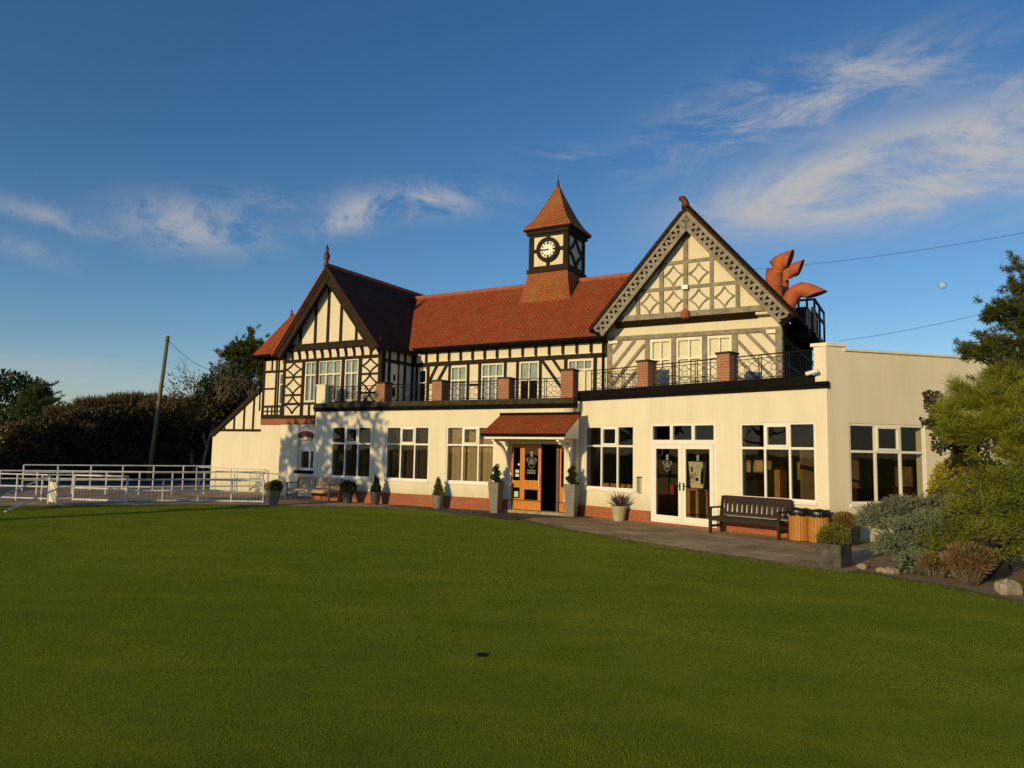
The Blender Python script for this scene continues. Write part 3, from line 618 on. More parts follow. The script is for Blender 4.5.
# arched window
aw = MB(); prev = None
n = 10; ctr = (-6.21, 1.95); ro = .86
pts = [(ctr[0]+ro*math.cos(PI*.68-PI*.36*i/n), ctr[1]-.10+ro*math.sin(PI*.68-PI*.36*i/n)) for i in range(n+1)]; pin = [(ctr[0]+.66*math.cos(PI*.70-PI*.40*i/n), ctr[1]-.10+.62*math.sin(PI*.70-PI*.40*i/n)) for i in range(n+1)]
for i in range(n): aw.poly(FW, [pts[i], pts[i+1], pin[i+1], pin[i]], -.03, .05)
aw = aw.build('arched_window', 'dark_red', H)
f = MB(); f.box(FW, -6.66, -6.58, .12, .2, 1.08, 2.32); f.box(FW, -5.84, -5.76, .12, .2, 1.08, 2.32); f.box(FW, -6.58, -5.84, .12, .2, 1.86, 2.32); f.box(FW, -6.58, -5.84, .12, .2, 1.08, 1.18); f.box(FW, -6.12, -6.04, .12, .2, 1.18, 1.86); f.build('frame', 'white', aw)
f = MB(); f.box(FW, -6.6, -5.8, .15, .156, 1.1, 1.9); f.build('pane', 'glass', aw); f = MB(); f.box(FW, -6.62, -5.8, .3, .32, 1.0, 1.95); f.build('blind', 'slat_brown', aw)
f = MB(); f.box(FW, -6.74, -5.66, -.07, .12, .95, 1.075); f.build('sill', 'black', aw)
for (a, b, c, s_) in ((-6.40, -5.75, 2, 1), (-5.64, -4.40, 3, 0), (-4.20, -3.50, 2, 1)): uwin(FW, a, b, 3.92, 5.60, c, 5.03, 'net', 'lead_sky_blue', s_ if c == 2 else 0)
t = MB(); 
t.beam(FW, (UL-.04, 3.28), (UR+.02, 3.28), .16, -.09); t.beam(FW, (UL, 5.66), (UR, 5.66), .13, -.06); t.beam(FW, (UL, 6.22), (UR, 6.22), .30, -.12); t.beam(FW, (UL, 3.85), (UR, 3.85), .10)
for u in (UL+.09, -6.52, -5.695, -4.30, -3.40, UR-.09): t.beam(FW, (u, 3.34), (u, 5.62), .15)
for k in range(2):
    a, b = ((UL+.16, -6.60), (-3.32, UR-.16))[k]
    for z0, z1 in ((5.02, 5.60), (4.42, 5.00), (3.40, 3.84)) if False else ((5.00, 5.60), (4.24, 4.95), (3.42, 4.19)):
        diamond(t, FW, a, b, z0, z1)
    for z in (4.975, 4.215): t.beam(FW, (a, z), (b, z), .08)
for u in (-6.1, -5.35, -5.02, -4.69, -3.85): t.beam(FW, (u, 3.34), (u, 3.82), .09)
for k in range(13):  # curved brackets of the cove under the tie beam
    u = UL+.12+k*(UR-UL-.24)/12; pr = None
    for i in range(5):
        p = (u-.10*(1-math.cos(PI/2*i/4)), 5.72+.36*math.sin(PI/2*i/4)*1.0)
        if pr: t.beam(FW, pr, p, .07, -.05-.02*i)
        pr = p
for u in (-6.76, -5.93, -5.22, -4.51, -3.67, -3.0):
    zt = 9.15-abs(u-AP)*1.16; 
    if zt > 6.5: t.beam(FW, (u, 6.3), (u, zt), .13)
t.build('timber_frame', 'timber', H)
def bargeboard(fr, ap, lo, hi, w, mat, pierced, o=0., th=.06):
    b = MB(); 
    for (u, z) in (lo, hi):
        P = np.array([u, z]); Q = np.array(ap); v = (Q-P)/np.linalg.norm(Q-P); n_ = np.array([-v[1], v[0]]); n_ = n_ if n_[1] < 0 else -n_
        lw = w*.26
        a1 = P+n_*lw/2; a2 = Q+n_*lw/2; c1 = P+n_*(w-lw/2); c2 = Q+n_*(w-lw/2)
        if not pierced:
            b.beam(fr, P+n_*w/2, Q+n_*w/2, w, o, o+th); b.beam(fr, P+n_*.07, Q+n_*.07, .14, o-.03, o+.01); b.beam(fr, P+n_*(w-.03), Q+n_*(w-.03), .06, o-.02, o+.01)
        else:
            b.beam(fr, a1, a2, lw, o-.015, o+th); b.beam(fr, c1, c2, lw*1.1, o-.005, o+th)
            Ln = np.linalg.norm(Q-P); n = int(Ln/.21)
            for i in range(n):
                s0 = P+v*(i*Ln/n); s1 = P+v*((i+.5)*Ln/n); s2 = P+v*((i+1)*Ln/n)
                b.beam(fr, s0+n_*lw*.9, s1+n_*(w-lw*.9), .075, o+.004, o+th-.004); b.beam(fr, s1+n_*(w-lw*.9), s2+n_*lw*.9, .075, o+.006, o+th-.004)
    return b.build('bargeboard', mat, H)
FWB = sub(FA, .58)
bargeboard(FWB, (AP, 9.40), (-7.84, 5.98), (-2.20, 6.02), .40, 'timber', False)
# roofs. wing
def roof(name, quads, t=.12, mat='tile'):
    m = MB()
    for q in quads: m.slab(q, t)
    return m.build(name, mat, H)
roof('roof', [[FA(AP, .50, 9.50), FA(AP, 8.6, 9.50), FA(-2.08, 8.6, 5.95), FA(-2.08, .50, 5.95)]], .10, 'tile_dark')  # right slope of the wing: shade put into the tile colour
roof('roof', [[FA(AP, 8.6, 9.502), FA(AP, .50, 9.502), FA(-7.95, .50, 5.95), FA(-7.95, 8.6, 5.95)]], .10)
m = MB(); m.tube([FA(AP, .48, 9.49), FA(AP, 8.6, 9.49)], .10, 8); m.build('ridge_tiles', 'terracotta', H)
def finial(c, s, parent, lean=0):
    f = MB(); f.lathe(c, [(.11*s, -.1*s), (.13*s, .05*s), (.07*s, .12*s), (.12*s, .25*s), (.16*s, .40*s), (.10*s, .55*s), (.06*s, .62*s), (.09*s, .72*s), (.06*s, .82*s), (.01*s, .95*s)], 12)
    return f.build('finial', 'dark_red', parent, True)
finial(FA(AP, .54, 9.50), .9, H)
# right side wall of the wing, in shade, with the white terrace door
FWR = frame(FA(UR, 1.0, 0), FA.ang+PI/2)
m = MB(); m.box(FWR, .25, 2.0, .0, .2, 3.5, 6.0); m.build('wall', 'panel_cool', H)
t = MB()
for u in (.06, .42, .98, 1.42, 1.92): t.beam(FWR, (u, 3.55), (u, 6.0), .13 if u != .06 else .22)
t.beam(FWR, (0, 5.50), (2, 5.50), .14); t.beam(FWR, (0, 5.98), (2, 5.98), .12); t.build('timber_frame', 'timber', H)
d = MB(); d.box(FWR, .50, .92, -.045, .0, 3.57, 5.40); d = d.build('terrace_door', 'white', H)
p = MB(); p.box(FWR, .66, .78, -.05, -.044, 4.72, 4.98); p.box(FWR, .62, .80, -.05, -.044, 4.1, 4.45); p.build('pane', 'black', d)
m = MB(); m.tube([FA(UR+.10, .9, 5.9), FA(UR+.10, .9, 3.6)], .05, 8); m.build('downpipe', 'black', H)

# ---- side block with the hipped roof and the lean-to
m = MB(); m.wall(FS, -9.48, -7.70, 0, 6.05, [(-8.45, -8.13, 3.88, 5.24)], 0, .25); m.box(FS, -9.48, -9.25, .25, 5, 0, 6.05); m.build('wall', 'panel', H)
uwin(FS, -8.45, -8.10, 3.88, 5.24, 1, 4.75, 'net', 'net', 0)
t = MB()
for u, w_ in ((-9.42, .12), (-8.66, .09), (-8.52, .07), (-8.03, .12), (-7.75, .1)): t.beam(FS, (u, 3.40), (u, 5.95), w_)
for z, w_ in ((5.34, .10), (5.88, .12), (3.80, .10), (3.33, .18)): t.beam(FS, (-9.48, z), (-7.72, z), w_)
t.beam(FS, (-9.42, 4.57), (-8.66, 4.57), .07)
for u in (-9.12, -8.85, -8.3): t.beam(FS, (u, 3.40), (u, 3.78), .06)
t.beam(FS, (-9.4, 3.59), (-8.1, 3.59), .05); t.beam(FS, (-8.95, 5.36), (-8.95, 5.85), .07)
t.build('timber_frame', 'timber', H)
E0 = (-9.75, 1.05, 6.06); PK = (-8.72, 2.25, 8.02)
m = MB(); e1 = FA(*E0); pk = FA(*PK); r2 = FA(-6.0, 2.25, 8.02); e2 = FA(-6.9, 1.05, 6.06); bl = FA(-9.75, 3.45, 6.06); br = FA(-6.9, 3.45, 6.06)
m.add([e1, e2, r2, pk, bl, br], [(0, 1, 2, 3), (4, 0, 3), (5, 4, 3, 2)]); m.build('roof', 'tile', H, fix=False)
m = MB(); m.tube([FA(-10.08, 1.0, 6.0), FA(-7.9, 1.0, 6.0)], .055, 8); m.tube([FA(-10.0, 1.05, 6.0), FA(-10.0, 1.05, 5.72), FA(-9.55, 1.4, 5.6), FA(-9.55, 1.42, 3.6)], .035, 6); m.box(FS, -9.95, -7.8, -.36, .0, 5.94, 5.99); m.build('gutter', 'black', H)
f = MB(); f.lathe(pk, [(.06, -.1), (.07, .03), (.03, .08), (.05, .14), (.02, .22)], 8); f.build('finial', 'dark_red', H, True)
m = MB(); m.poly(FL, [(-12.80, 0), (-9.48, 0), (-9.48, 4.72), (-12.80, 2.50)], 0, .25); m.build('wall', 'render', H)
t = MB(); t.beam(FL, (-12.55, 2.74), (-9.50, 2.74), .11)
for u in (-12.0, -11.35, -10.70, -10.1): t.beam(FL, (u, 2.78), (u, 4.72-(-9.48-u)*.669-.12), .09)
t.beam(FL, (-12.80, 2.50), (-9.46, 4.735), .20, -.10); t.build('timber_frame', 'timber', H)
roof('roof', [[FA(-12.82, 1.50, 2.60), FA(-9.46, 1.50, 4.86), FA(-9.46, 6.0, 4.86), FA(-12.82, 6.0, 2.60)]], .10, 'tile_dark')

# ---- main range
EV = (2.62, 6.17); RG = (6.2, 9.17)
mw = [(-2.02, -1.60, 3.6, 5.30), (-.40, .36, 3.6, 5.36), (1.06, 2.06, 3.6, 5.40), (2.77, 3.59, 3.6, 5.40), (4.79, 5.78, 3.6, 5.38)]
m = MB(); m.wall(FM, -2.4, 7.3, 3.5, 6.1, mw, 0, .25); m.build('wall', 'panel', H)
uwin(FM, *mw[0], 1, 4.75, 'black', 'black', 0); uwin(FM, *mw[1], 2, 4.80, 'net', 'lead_sky_blue', 1); uwin(FM, *mw[2], 3, 4.90, 'net', 'lead_sky_blue', 1); uwin(FM, *mw[3], 2, 4.72, 'black', 'lead_sky_blue', 1); uwin(FM, *mw[4], 3, 5.02, 'net_cream', 'net', 1)  # black backings are painted stand-ins for the unlit room
t = MB(); t.beam(FM, (-2.4, 5.50), (7.2, 5.50), .15, -.07); t.beam(FM, (-2.4, 6.05), (7.2, 6.05), .14, -.08)
u = -2.2
k = 0
while u < 6.9: t.beam(FM, (u, 5.55), (u, 6.0), .11); u += .565
for u in (-2.1, -1.52, -.46, .43, .98, 2.13, 2.68, 3.66, 4.70, 5.87, 6.6): t.beam(FM, (u, 3.55), (u, 5.45), .12)
for a, b in (((-1.45, 4.80), (-1.08, 5.44)), ((-1.02, 4.80), (-.60, 5.44)), ((3.72, 5.44), (4.66, 4.2)), ((4.18, 5.44), (4.68, 4.75))): t.beam(FM, a, b, .11)
t.beam(FM, (-1.5, 4.76), (-.46, 4.76), .09); t.beam(FM, (.43, 4.60), (.98, 4.60), .09); t.build('timber_frame', 'timber', H)
m = MB(); u = -1.5
while u < 6.7: m.box(FM, u, u+.44, -.10, -.0, 5.585, 5.625); u += .565
m.build('ledge', 'cream_paint', H)
sl = (RG[1]-EV[1])/(RG[0]-EV[0])
roof('roof', [[FA(-4.9, EV[0], EV[1]), FA(9.9, EV[0], EV[1]), FA(9.9, RG[0], RG[1]), FA(-4.9, RG[0], RG[1])], [FA(9.9, 9.8, EV[1]), FA(-4.9, 9.8, EV[1]), FA(-4.9, RG[0], RG[1]-.002), FA(9.9, RG[0], RG[1]-.002)]], .12)
m = MB(); m.tube([FA(-4.9, RG[0], RG[1]+.0), FA(9.5, RG[0], RG[1]+.0)], .11, 8); m.build('ridge_tiles', 'terracotta', H)
m = MB(); m.tube([FA(-2.0, EV[0]-.06, EV[1]-.09), FA(7.1, EV[0]-.06, EV[1]-.09)], .065, 8); m.box(FA, -2.05, 7.1, EV[0]+.0, EV[0]+.38, EV[1]-.16, EV[1]-.13); m.build('gutter', 'black', H)

# ---- right gabled wing
GL, GR, GA = 7.22, 12.62, 10.0
gw = [(8.70, 9.34, 3.8, 5.56), (9.52, 10.30, 3.8, 5.56), (10.48, 11.18, 3.8, 5.56)]
m = MB(); m.wall(FG, GL, GR, 3.6, 6.10, gw, 0, .25); m.poly(FGU, [(GL+.1, 6.1), (GR-.1, 6.1), (GA, 9.15)], 0, .3); m.build('wall', 'panel', H)
for a in gw: uwin(FG, *a, 2, 4.95, 'net_cream', 'net_cream', 1, 'terrace_window')
t = MB(); t.beam(FG, (GL, 5.68), (GR, 5.68), .14, -.06)
for u, w_ in ((GL+.09, .18), (8.58, .16), (9.43, .15), (10.39, .15), (11.28, .16), (GR-.1, .2)): t.beam(FG, (u, 3.7), (u, 5.62), w_)
def hatch(m, fr, u0, u1, z0, z1, slope, c0, step, n, w):
    for k in range(n):
        c = c0+k*step; P = []
        for u in (u0, u1):
            z = slope*(u-u0)+c
            if z0 <= z <= z1: P.append((u, z))
        for z in (z0, z1):
            u = u0+(z-c)/slope
            if u0 < u < u1: P.append((u, z))
        if len(P) >= 2 and math.dist(P[0], P[1]) > .15: m.beam(fr, P[0], P[1], w)
hatch(t, FG, 7.40, 8.50, 3.75, 5.60, 1.15, 3.15, .52, 5, .10); hatch(t, FG, 11.36, 12.44, 3.75, 5.60, -1.15, 4.35, .52, 5, .10)
zb, z1_, z2_, z3_ = 6.24, 6.40, 7.10, 7.90
t.beam(FGU, (GL+.25, 6.27), (GR-.25, 6.27), .17, -.06)
def gtop(u): return 9.1-abs(u-GA)*1.2
for u, w_ in ((8.36, .125), (9.12, .125), (9.89, .145), (10.67, .125), (11.43, .125)): t.beam(FGU, (u, 6.35), (u, min(gtop(u), 9.0)), w_)
for z, w_ in ((7.10, .11), (7.90, .11)):
    h = (9.1-z)/1.2; t.beam(FGU, (GA-h, z), (GA+h, z), w_)
for a, b in ((8.44, 9.04), (9.20, 9.80), (9.98, 10.59), (10.75, 11.35)): diamond(t, FGU, a, b, 6.38, 7.03, .045)
for a, b in ((9.20, 9.80), (9.98, 10.59)): diamond(t, FGU, a, b, 7.18, 7.83, .045)
t.build('timber_frame', 'timber_grey', H)
m = MB(); m.prof(FGU, [(-.10, 6.16), (.24, 6.16), (.24, 6.02), (-.02, 6.10)], GL+.35, GR-.7); m.build('jetty_shadow_beam', 'timber', H)  # dark strip paints the jetty's shadow together with the beam
m = MB(); m.lathe(FGU(9.89, -.10, 6.24), [(.02, -.14), (.13, -.10), (.15, .02), (.12, .12), (.03, .16)], 10); m.build('carved_boss', 'terracotta', H)
m = MB(); m.box(FGU, 9.80, 9.98, -.16, -.05, 7.02, 7.14); m.build('floodlight', 'white', H)
FGB = sub(FA, .20)
bargeboard(FGB, (GA, 9.42), (6.98, 5.98), (12.92, 6.0), .42, 'timber_grey', True)
m = MB()
for (u, z) in ((6.98, 5.98), (12.92, 6.0)): m.beam(sub(FA, .29), (u, z-.16), (GA, 9.26), .56, .0, .20)
m.build('soffit', 'black', H)  # soffit boarding widened in black, so its band carries shadow as well
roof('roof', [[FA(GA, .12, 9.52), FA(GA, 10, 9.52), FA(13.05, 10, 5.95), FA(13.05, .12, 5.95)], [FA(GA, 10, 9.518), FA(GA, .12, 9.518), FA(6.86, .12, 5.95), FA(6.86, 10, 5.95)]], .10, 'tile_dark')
m = MB(); m.tube([FA(GA, .10, 9.53), FA(GA, 10, 9.53)], .10, 8); m.build('ridge_tiles', 'terracotta', H)
f = MB(); c = FA(GA, .16, 9.55); f.tube([c+np.array([0, 0, -.1]), c+np.array([0, 0, .06]), c-FA.d*.03+np.array([0, 0, .14]), c-FA.d*.09+np.array([0, 0, .22]), c-FA.d*.16+np.array([0, 0, .23]), c-FA.d*.19+np.array([0, 0, .17])], [.13, .11, .10, .095, .075, .03], 10); f.build('finial', 'dark_red', H, True)
FGR = frame(FA(GR, .8, 0), FA.ang+PI/2)
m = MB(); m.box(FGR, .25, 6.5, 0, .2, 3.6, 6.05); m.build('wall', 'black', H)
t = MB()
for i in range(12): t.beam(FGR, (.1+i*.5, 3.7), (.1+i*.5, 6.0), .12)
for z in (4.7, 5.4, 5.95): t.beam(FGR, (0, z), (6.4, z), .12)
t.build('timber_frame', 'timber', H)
m = MB(); m.tube([FA(13.08, .05, 5.90), FA(13.08, 7, 5.90)], .07, 8); m.build('gutter', 'black', H); m = MB(); m.tube([FA(GL-.06, .62, 6.0), FA(GL-.06, .62, 3.8)], .05, 8); m.build('downpipe', 'black', H)
for a in ((7.30, 7.62, 5.53, 5.62), (12.2, 12.45, 5.55, 5.66)): m = MB(); m.box(FG, a[0], a[1], -.10, -.06, a[2], a[3]); m.build('wall_bracket', 'cream_paint', H)
# roof cage and ventilation cowls
m = MB()
for u in (12.88, 13.12, 13.33):
    for o_ in (2.2, 3.4, 4.6): m.box(FA, u-.03, u+.03, o_-.03, o_+.03, 5.6, 6.75)
for z in (6.72, 6.35, 5.70):
    m.box(FA, 12.88, 13.37, 2.19, 2.25, z, z+.06); m.box(FA, 13.30, 13.36, 2.25, 4.63, z, z+.06)
m.box(FA, 12.5, 13.37, 2.2, 4.6, 5.60, 5.68); m.build('roof_cage', 'iron', H)
m = MB(); m.box(FA, 12.6, 13.1, 2.5, 4.2, 5.68, 6.60); m.build('roof_plant', 'pot_dark', H)
def cowl(pts, r, shear, label):
    c = MB(); P = [FA(*p) for p in pts]; c.tube(P, r, 16, False); d_ = P[-1]-P[-2]; d_ /= np.linalg.norm(d_); up_ = np.array([0, 0, 1.])-d_*d_[2]; up_ /= np.linalg.norm(up_)
    for q in range(len(c.v)-16, len(c.v)): v_ = np.array(c.v[q]); c.v[q] = tuple(v_+d_*((v_-P[-1])@up_)*shear)     # mouth cut on the slant
    c.tube([P[0]-np.array([0, 0, .25]), P[0]], r*.98, 14)
    inner = MB(); inner.tube([P[-2]*.5+P[-1]*.5-d_*r*shear, P[-1]-d_*r*shear*.9], r*.93, 14)
    k = MB(); ob = c.build('ventilation_cowl', 'cowl', H, True); ob['label'] = label
    q0 = P[1]*.5+P[0]*.5; k.tube([q0-np.array([0, 0, .035]), q0+np.array([0, 0, .035])], r*1.06, 14); k.build('collar', 'terracotta', ob, True)
    inner.build('mouth', 'black', ob)
    return ob
def bend(u, o, z0, zt, r, tip, sharp=3):
    return [(u, o, z0), (u, o, zt-.25), (u+.02, o, zt-.08), (u+.10, o, zt+.08), (u+.22, o, zt+.18)] + [tip]
cowl([(12.30, 1.5, 6.70), (12.30, 1.5, 7.45), (12.315, 1.5, 7.58), (12.37, 1.5, 7.70), (12.46, 1.5, 7.79), (12.58, 1.5, 7.84), (12.78, 1.49, 7.88)], .245, .62, 'tall cowl bending up towards the right')
cowl([(12.28, 3.0, 6.9), (12.28, 3.0, 7.50), (12.30, 3.0, 7.64), (12.36, 3.0, 7.76), (12.47, 3.0, 7.85), (12.62, 3.0, 7.90), (12.86, 2.99, 7.96)], .215, .75, 'cowl behind the tall one')
cowl([(12.58, 1.5, 6.25), (12.72, 1.5, 6.58), (12.80, 1.5, 6.74), (12.92, 1.5, 6.87), (13.08, 1.5, 6.93), (13.24, 1.5, 6.88), (13.48, 1.48, 6.73)], .225, .95, 'low cowl bending down to the right')

# ---- clock tower
TC = (2.72, 6.2); FT = sub(FA, TC[1], TC[0]); HW = .86
ct = MB(); ct.box(FT, -HW+.03, HW-.03, -HW+.03, HW-.03, 9.3, 11.25); ct = ct.build('clock_tower', 'panel', H)
def pyr(m, rows):
    for (h0, z0), (h1, z1) in zip(rows[:-1], rows[1:]):
        a = [FT(x*h0, y*h0, z0) for x, y in ((-1, -1), (1, -1), (1, 1), (-1, 1))]; b = [FT(x*h1, y*h1, z1) for x, y in ((-1, -1), (1, -1), (1, 1), (-1, 1))]
        for i in range(4): m.quad(a[i], a[(i+1) % 4], b[(i+1) % 4], b[i])
m = MB(); pyr(m, [(1.30, 7.75), (1.22, 8.10), (1.08, 8.6), (.98, 9.05), (.91, 9.50)]); m.build('skirt', 'tile_tower', ct, fix=False)
m = MB(); pyr(m, [(1.10, 11.32), (1.10, 11.40), (.86, 11.66), (.64, 12.05), (.44, 12.48), (.22, 13.0), (.045, 13.42)]); m.build('roof', 'tile_tower', ct, fix=False)
m = MB(); m.box(FT, -1.08, 1.08, -1.08, 1.08, 11.26, 11.32); m.box(FT, -.98, .98, -.98, .98, 11.10, 11.262); m.build('cornice', 'timber', ct); m = MB(); m.box(FT, -.96, .96, -.96, .96, 9.44, 9.60); m.build('base_moulding', 'timber', ct)
m = MB(); m.lathe(FT(0, 0, 13.40), [(.07, -.05), (.08, .06), (.04, .12), (.06, .2), (.015, .3), (.012, .5)], 8); m.build('finial', 'dark_red', ct, True)
t = MB()
for fr in [frame(FT(0, 0, 0)+(-FA.b*HW), FA.ang), frame(FT(0, 0, 0)+FA.d*HW, FA.ang+PI/2), frame(FT(0, 0, 0)-FA.d*HW, FA.ang-PI/2)]:
    for s in (-1, 1): t.beam(fr, (s*.78, 9.55), (s*.78, 11.15), .17, -.04)
    t.beam(fr, (-.86, 9.66), (.86, 9.66), .14); t.beam(fr, (-.86, 11.06), (.86, 11.06), .13)
fr = frame(FT(0, 0, 0)+FA.d*HW, FA.ang+PI/2); diamond(t, fr, -.70, .70, 9.74, 10.99, .11)
fc = frame(FT(0, 0, 0)+(-FA.b*HW), FA.ang); CZ = 10.40
for a, b in (((0, 9.7), (0, 9.95)), ((0, 10.86), (0, 11.05)), ((-.74, CZ), (-.48, CZ)), ((.48, CZ), (.74, CZ))): t.beam(fc, a, b, .13)
t.ring(fc, (0, CZ), .355, .52, -.10, .02, 40); t.build('timber_frame', 'timber', ct)
m = MB(); m.disc(fc, (0, CZ), .36, -.045, .0, 40); m.build('clock_face', 'white', ct)
m = MB()
for k in range(12):
    a = PI/2-2*PI*k/12; L_ = .09; e = (math.cos(a), math.sin(a)); n_ = (-e[1], e[0])
    for off in ((-.022, .022) if k % 3 else (-.03, 0, .03)): m.beam(fc, (e[0]*.225+n_[0]*off, CZ+e[1]*.225+n_[1]*off), (e[0]*.335+n_[0]*off, CZ+e[1]*.335+n_[1]*off), .026, -.050, -.044, False)
m.build('numerals', 'black', ct)
m = MB(); a = PI/2-2*PI*(8.75/12); m.beam(fc, (-.05*math.cos(a), CZ-.05*math.sin(a)), (.18*math.cos(a), CZ+.18*math.sin(a)), .042, -.064, -.056, False); a = PI/2-2*PI*.75
m.beam(fc, (-.06*math.cos(a), CZ-.06*math.sin(a)), (.29*math.cos(a), CZ+.29*math.sin(a)), .028, -.072, -.065, False); m.disc(fc, (0, CZ), .03, -.078, -.05, 12); m.build('clock_hands', 'black', ct)
m = MB(); m.box(FA, -1, 11, 9.5, 9.7, 0, 6.1); m.build('wall', 'render', H)

# ================================================================== THINGS ON THE PATH
def root_frame(p, ang): return frame(p, ang)
def bench(label, p, q, mat, slats, slot=False, hb=.92):
    p = np.array(p); q = np.array(q); ang = math.atan2(q[1]-p[1], q[0]-p[0]); Wd = float(np.linalg.norm(q[:2]-p[:2])); F = frame(p, ang)
    t = thing('bench', p, label, 'bench')
    for u in (0.0, Wd-.065):
        l = MB(); l.box(F, u, u+.065, -.02, .045, .012, .64); l.build('leg', mat, t)
        l = MB(); l.prof(F, [(.50, .012), (.56, .012), (.56, .42), (.66, hb), (.60, hb), (.50, .42)], u, u+.065); l.build('leg', mat, t)
        a = MB(); a.box(F, u-.008, u+.073, -.06, .585, .641, .68); a.build('armrest', mat, t)
        r = MB(); r.box(F, u+.012, u+.053, .045, .50, .16, .22); r.box(F, u+.012, u+.053, .045, .50, .34, .42); r.build('stretcher', mat, t)
    s = MB()
    for k in range(5): s.box(F, .066, Wd-.066, .0+k*.105, .09+k*.105, .421, .445)
    s.box(F, .066, Wd-.066, -.015, .02, .33, .418); s.build('seat', mat, t)
    b = MB()
    def bo(z): return .50+(z-.42)*.10/(hb-.42)*1.0+.02
    b.prof(F, [(bo(hb-.12), hb-.12), (bo(hb-.12)+.04, hb-.12), (bo(hb)+.04, hb+.01), (bo(hb), hb+.01)], .066, Wd-.066); b.prof(F, [(bo(.50), .49), (bo(.5)+.04, .49), (bo(.55)+.04, .55), (bo(.55), .55)], .066, Wd-.066)
    W2 = (Wd-.132); w_ = W2/slats
    for k in range(slats): 
        c = .066+(k+.5)*w_; hwid = w_*(.23 if slot else .25); b.prof(F, [(bo(.55)+.008, .548), (bo(.55)+.03, .548), (bo(hb-.12)+.03, hb-.118), (bo(hb-.12)+.008, hb-.118)], c-hwid, c+hwid)
        if slot: b.prof(F, [(bo(hb-.22)+.010, hb-.17), (bo(hb-.22)+.028, hb-.17), (bo(hb-.16)+.028, hb-.145), (bo(hb-.16)+.010, hb-.145)], c-w_*.5, c+w_*.5)
    b.build('backrest', mat, t); return t
def on_line(fr, px_, o_):
    """u along a wall frame of the spot o_ from the wall, in the sight line px_"""
    lo, hi = -20., 20.
    for _ in range(50):
        md = (lo+hi)/2; q = fr(md, o_, 0)-np.array([0, 0, EYE]); x = 512+CF*(q@CR)/(q@_f)
        if x < px_: lo = md
        else: hi = md
    return lo
ub0, ub1 = on_line(FB, 709, -.80), on_line(FB, 780, -.80)
bench('dark brown slatted wooden bench below the right window beside the bins', FB(ub0, -.80, 0), FB(ub1, -.80, 0), 'dark_bench', 13, True, .95)
b1a = FA(-5.75, -.62, 0); bench('pale weathered wooden bench at the left corner of the extension', FA(-5.35, -.78, 0), FA(-3.1, -.78, 0), 'pale_bench', 22, False, .88)

def shrub_on(t, lobes, n, ln, wd, mat, name='foliage', core=None, up=.2):
    P, D = cloud(lobes, int(n*1.5), up=up, inner=.55); n = len(P); leaves(name, P, D, RNG.uniform(.7, 1.3, n)*ln, RNG.uniform(.7, 1.3, n)*wd, mat, t)
    if core:
        c = MB()
        for l in lobes: c.lathe((l[0], l[1], l[2]), [(l[3]*.55*math.sin(a)+.001, -l[5]*.55*math.cos(a)) for a in np.linspace(.05, PI-.05, 8)], 10)
        c.build('stem', 'twigs', t, True)
def round_pot(t, p, rb, rt, h, mat, soil=True):
    m = MB(); m.lathe(p, [(rb, .012), (rt*.98, h*.88), (rt*1.04, h*.89), (rt*1.04, h), (rt*.9, h), (rt*.88, h-.05)], 24); m.build('pot', mat, t, False)
    if soil: m = MB(); m.lathe(p, [(rt*.86, h-.09), (rt*.86, h-.045)], 20); m.build('soil', 'soil', t)
def sq_pot(t, p, wb, wt, h, mat, ang):
    m = MB(); F = frame(p, ang)
    a = [F(x*wb, y*wb, .012) for x, y in ((-1, -1), (1, -1), (1, 1), (-1, 1))]; b = [F(x*wt, y*wt, h) for x, y in ((-1, -1), (1, -1), (1, 1), (-1, 1))]
    c = [F(x*(wt-.03), y*(wt-.03), h) for x, y in ((-1, -1), (1, -1), (1, 1), (-1, 1))]; d = [F(x*(wt-.03), y*(wt-.03), h-.06) for x, y in ((-1, -1), (1, -1), (1, 1), (-1, 1))]
    m.add(a+b+c+d, [(3, 2, 1, 0), (12, 13, 14, 15)]+[(r*4+i, r*4+(i+1) % 4, r*4+4+(i+1) % 4, r*4+4+i) for r in range(3) for i in range(4)]); m.build('pot', mat, t, False, fix=False)
def at3(p, dz): return (p[0], p[1], p[2]+dz)
def cone_lobes(p, z0, h, r):
    return [(p[0], p[1], z0+h*k, r*(1-k*.86), r*(1-k*.86), h*.22) for k in (.14, .32, .5, .68, .86)]
# cone topiaries by the blind windows
for p, mat, lab in ((FA(-1.15, -.48, 0), 'pot_dark', 'dark cone topiary in a dark pot below the second brown blind window'), (FA(1.55, -.42, 0), 'pot_grey', 'cone topiary in a grey tapered pot between blind window and curtained window')):
    t = thing('potted_topiary', p, lab, 'potted plant', 'pots along the wall'); round_pot(t, p, .13, .20, .47, mat)
    shrub_on(t, cone_lobes(p, .42, .62, .21), 2600, .045, .028, 'yew' if mat == 'pot_dark' else 'box', core='soil')
p = FA(-2.35, -.62, 0); t = thing('potted_topiary', p, 'round dark clipped ball in a pot at the right end of the pale bench', 'potted plant', 'pots along the wall'); round_pot(t, p, .15, .20, .40, 'pot_dark')
shrub_on(t, [(p[0], p[1], .58, .29, .29, .27)], 2600, .045, .03, 'yew', core='soil')
p = gnd(272.5, 505.2); t = thing('potted_shrub', p, 'loose brownish shrub in a grey pot at the left end of the pale bench', 'potted plant', 'pots along the wall'); round_pot(t, p, .17, .26, .50, 'pot_grey')
shrub_on(t, [(p[0], p[1], .62, .27, .27, .2), (p[0]+.1, p[1], .68, .2, .2, .16)], 1500, .07, .035, 'box_brown')
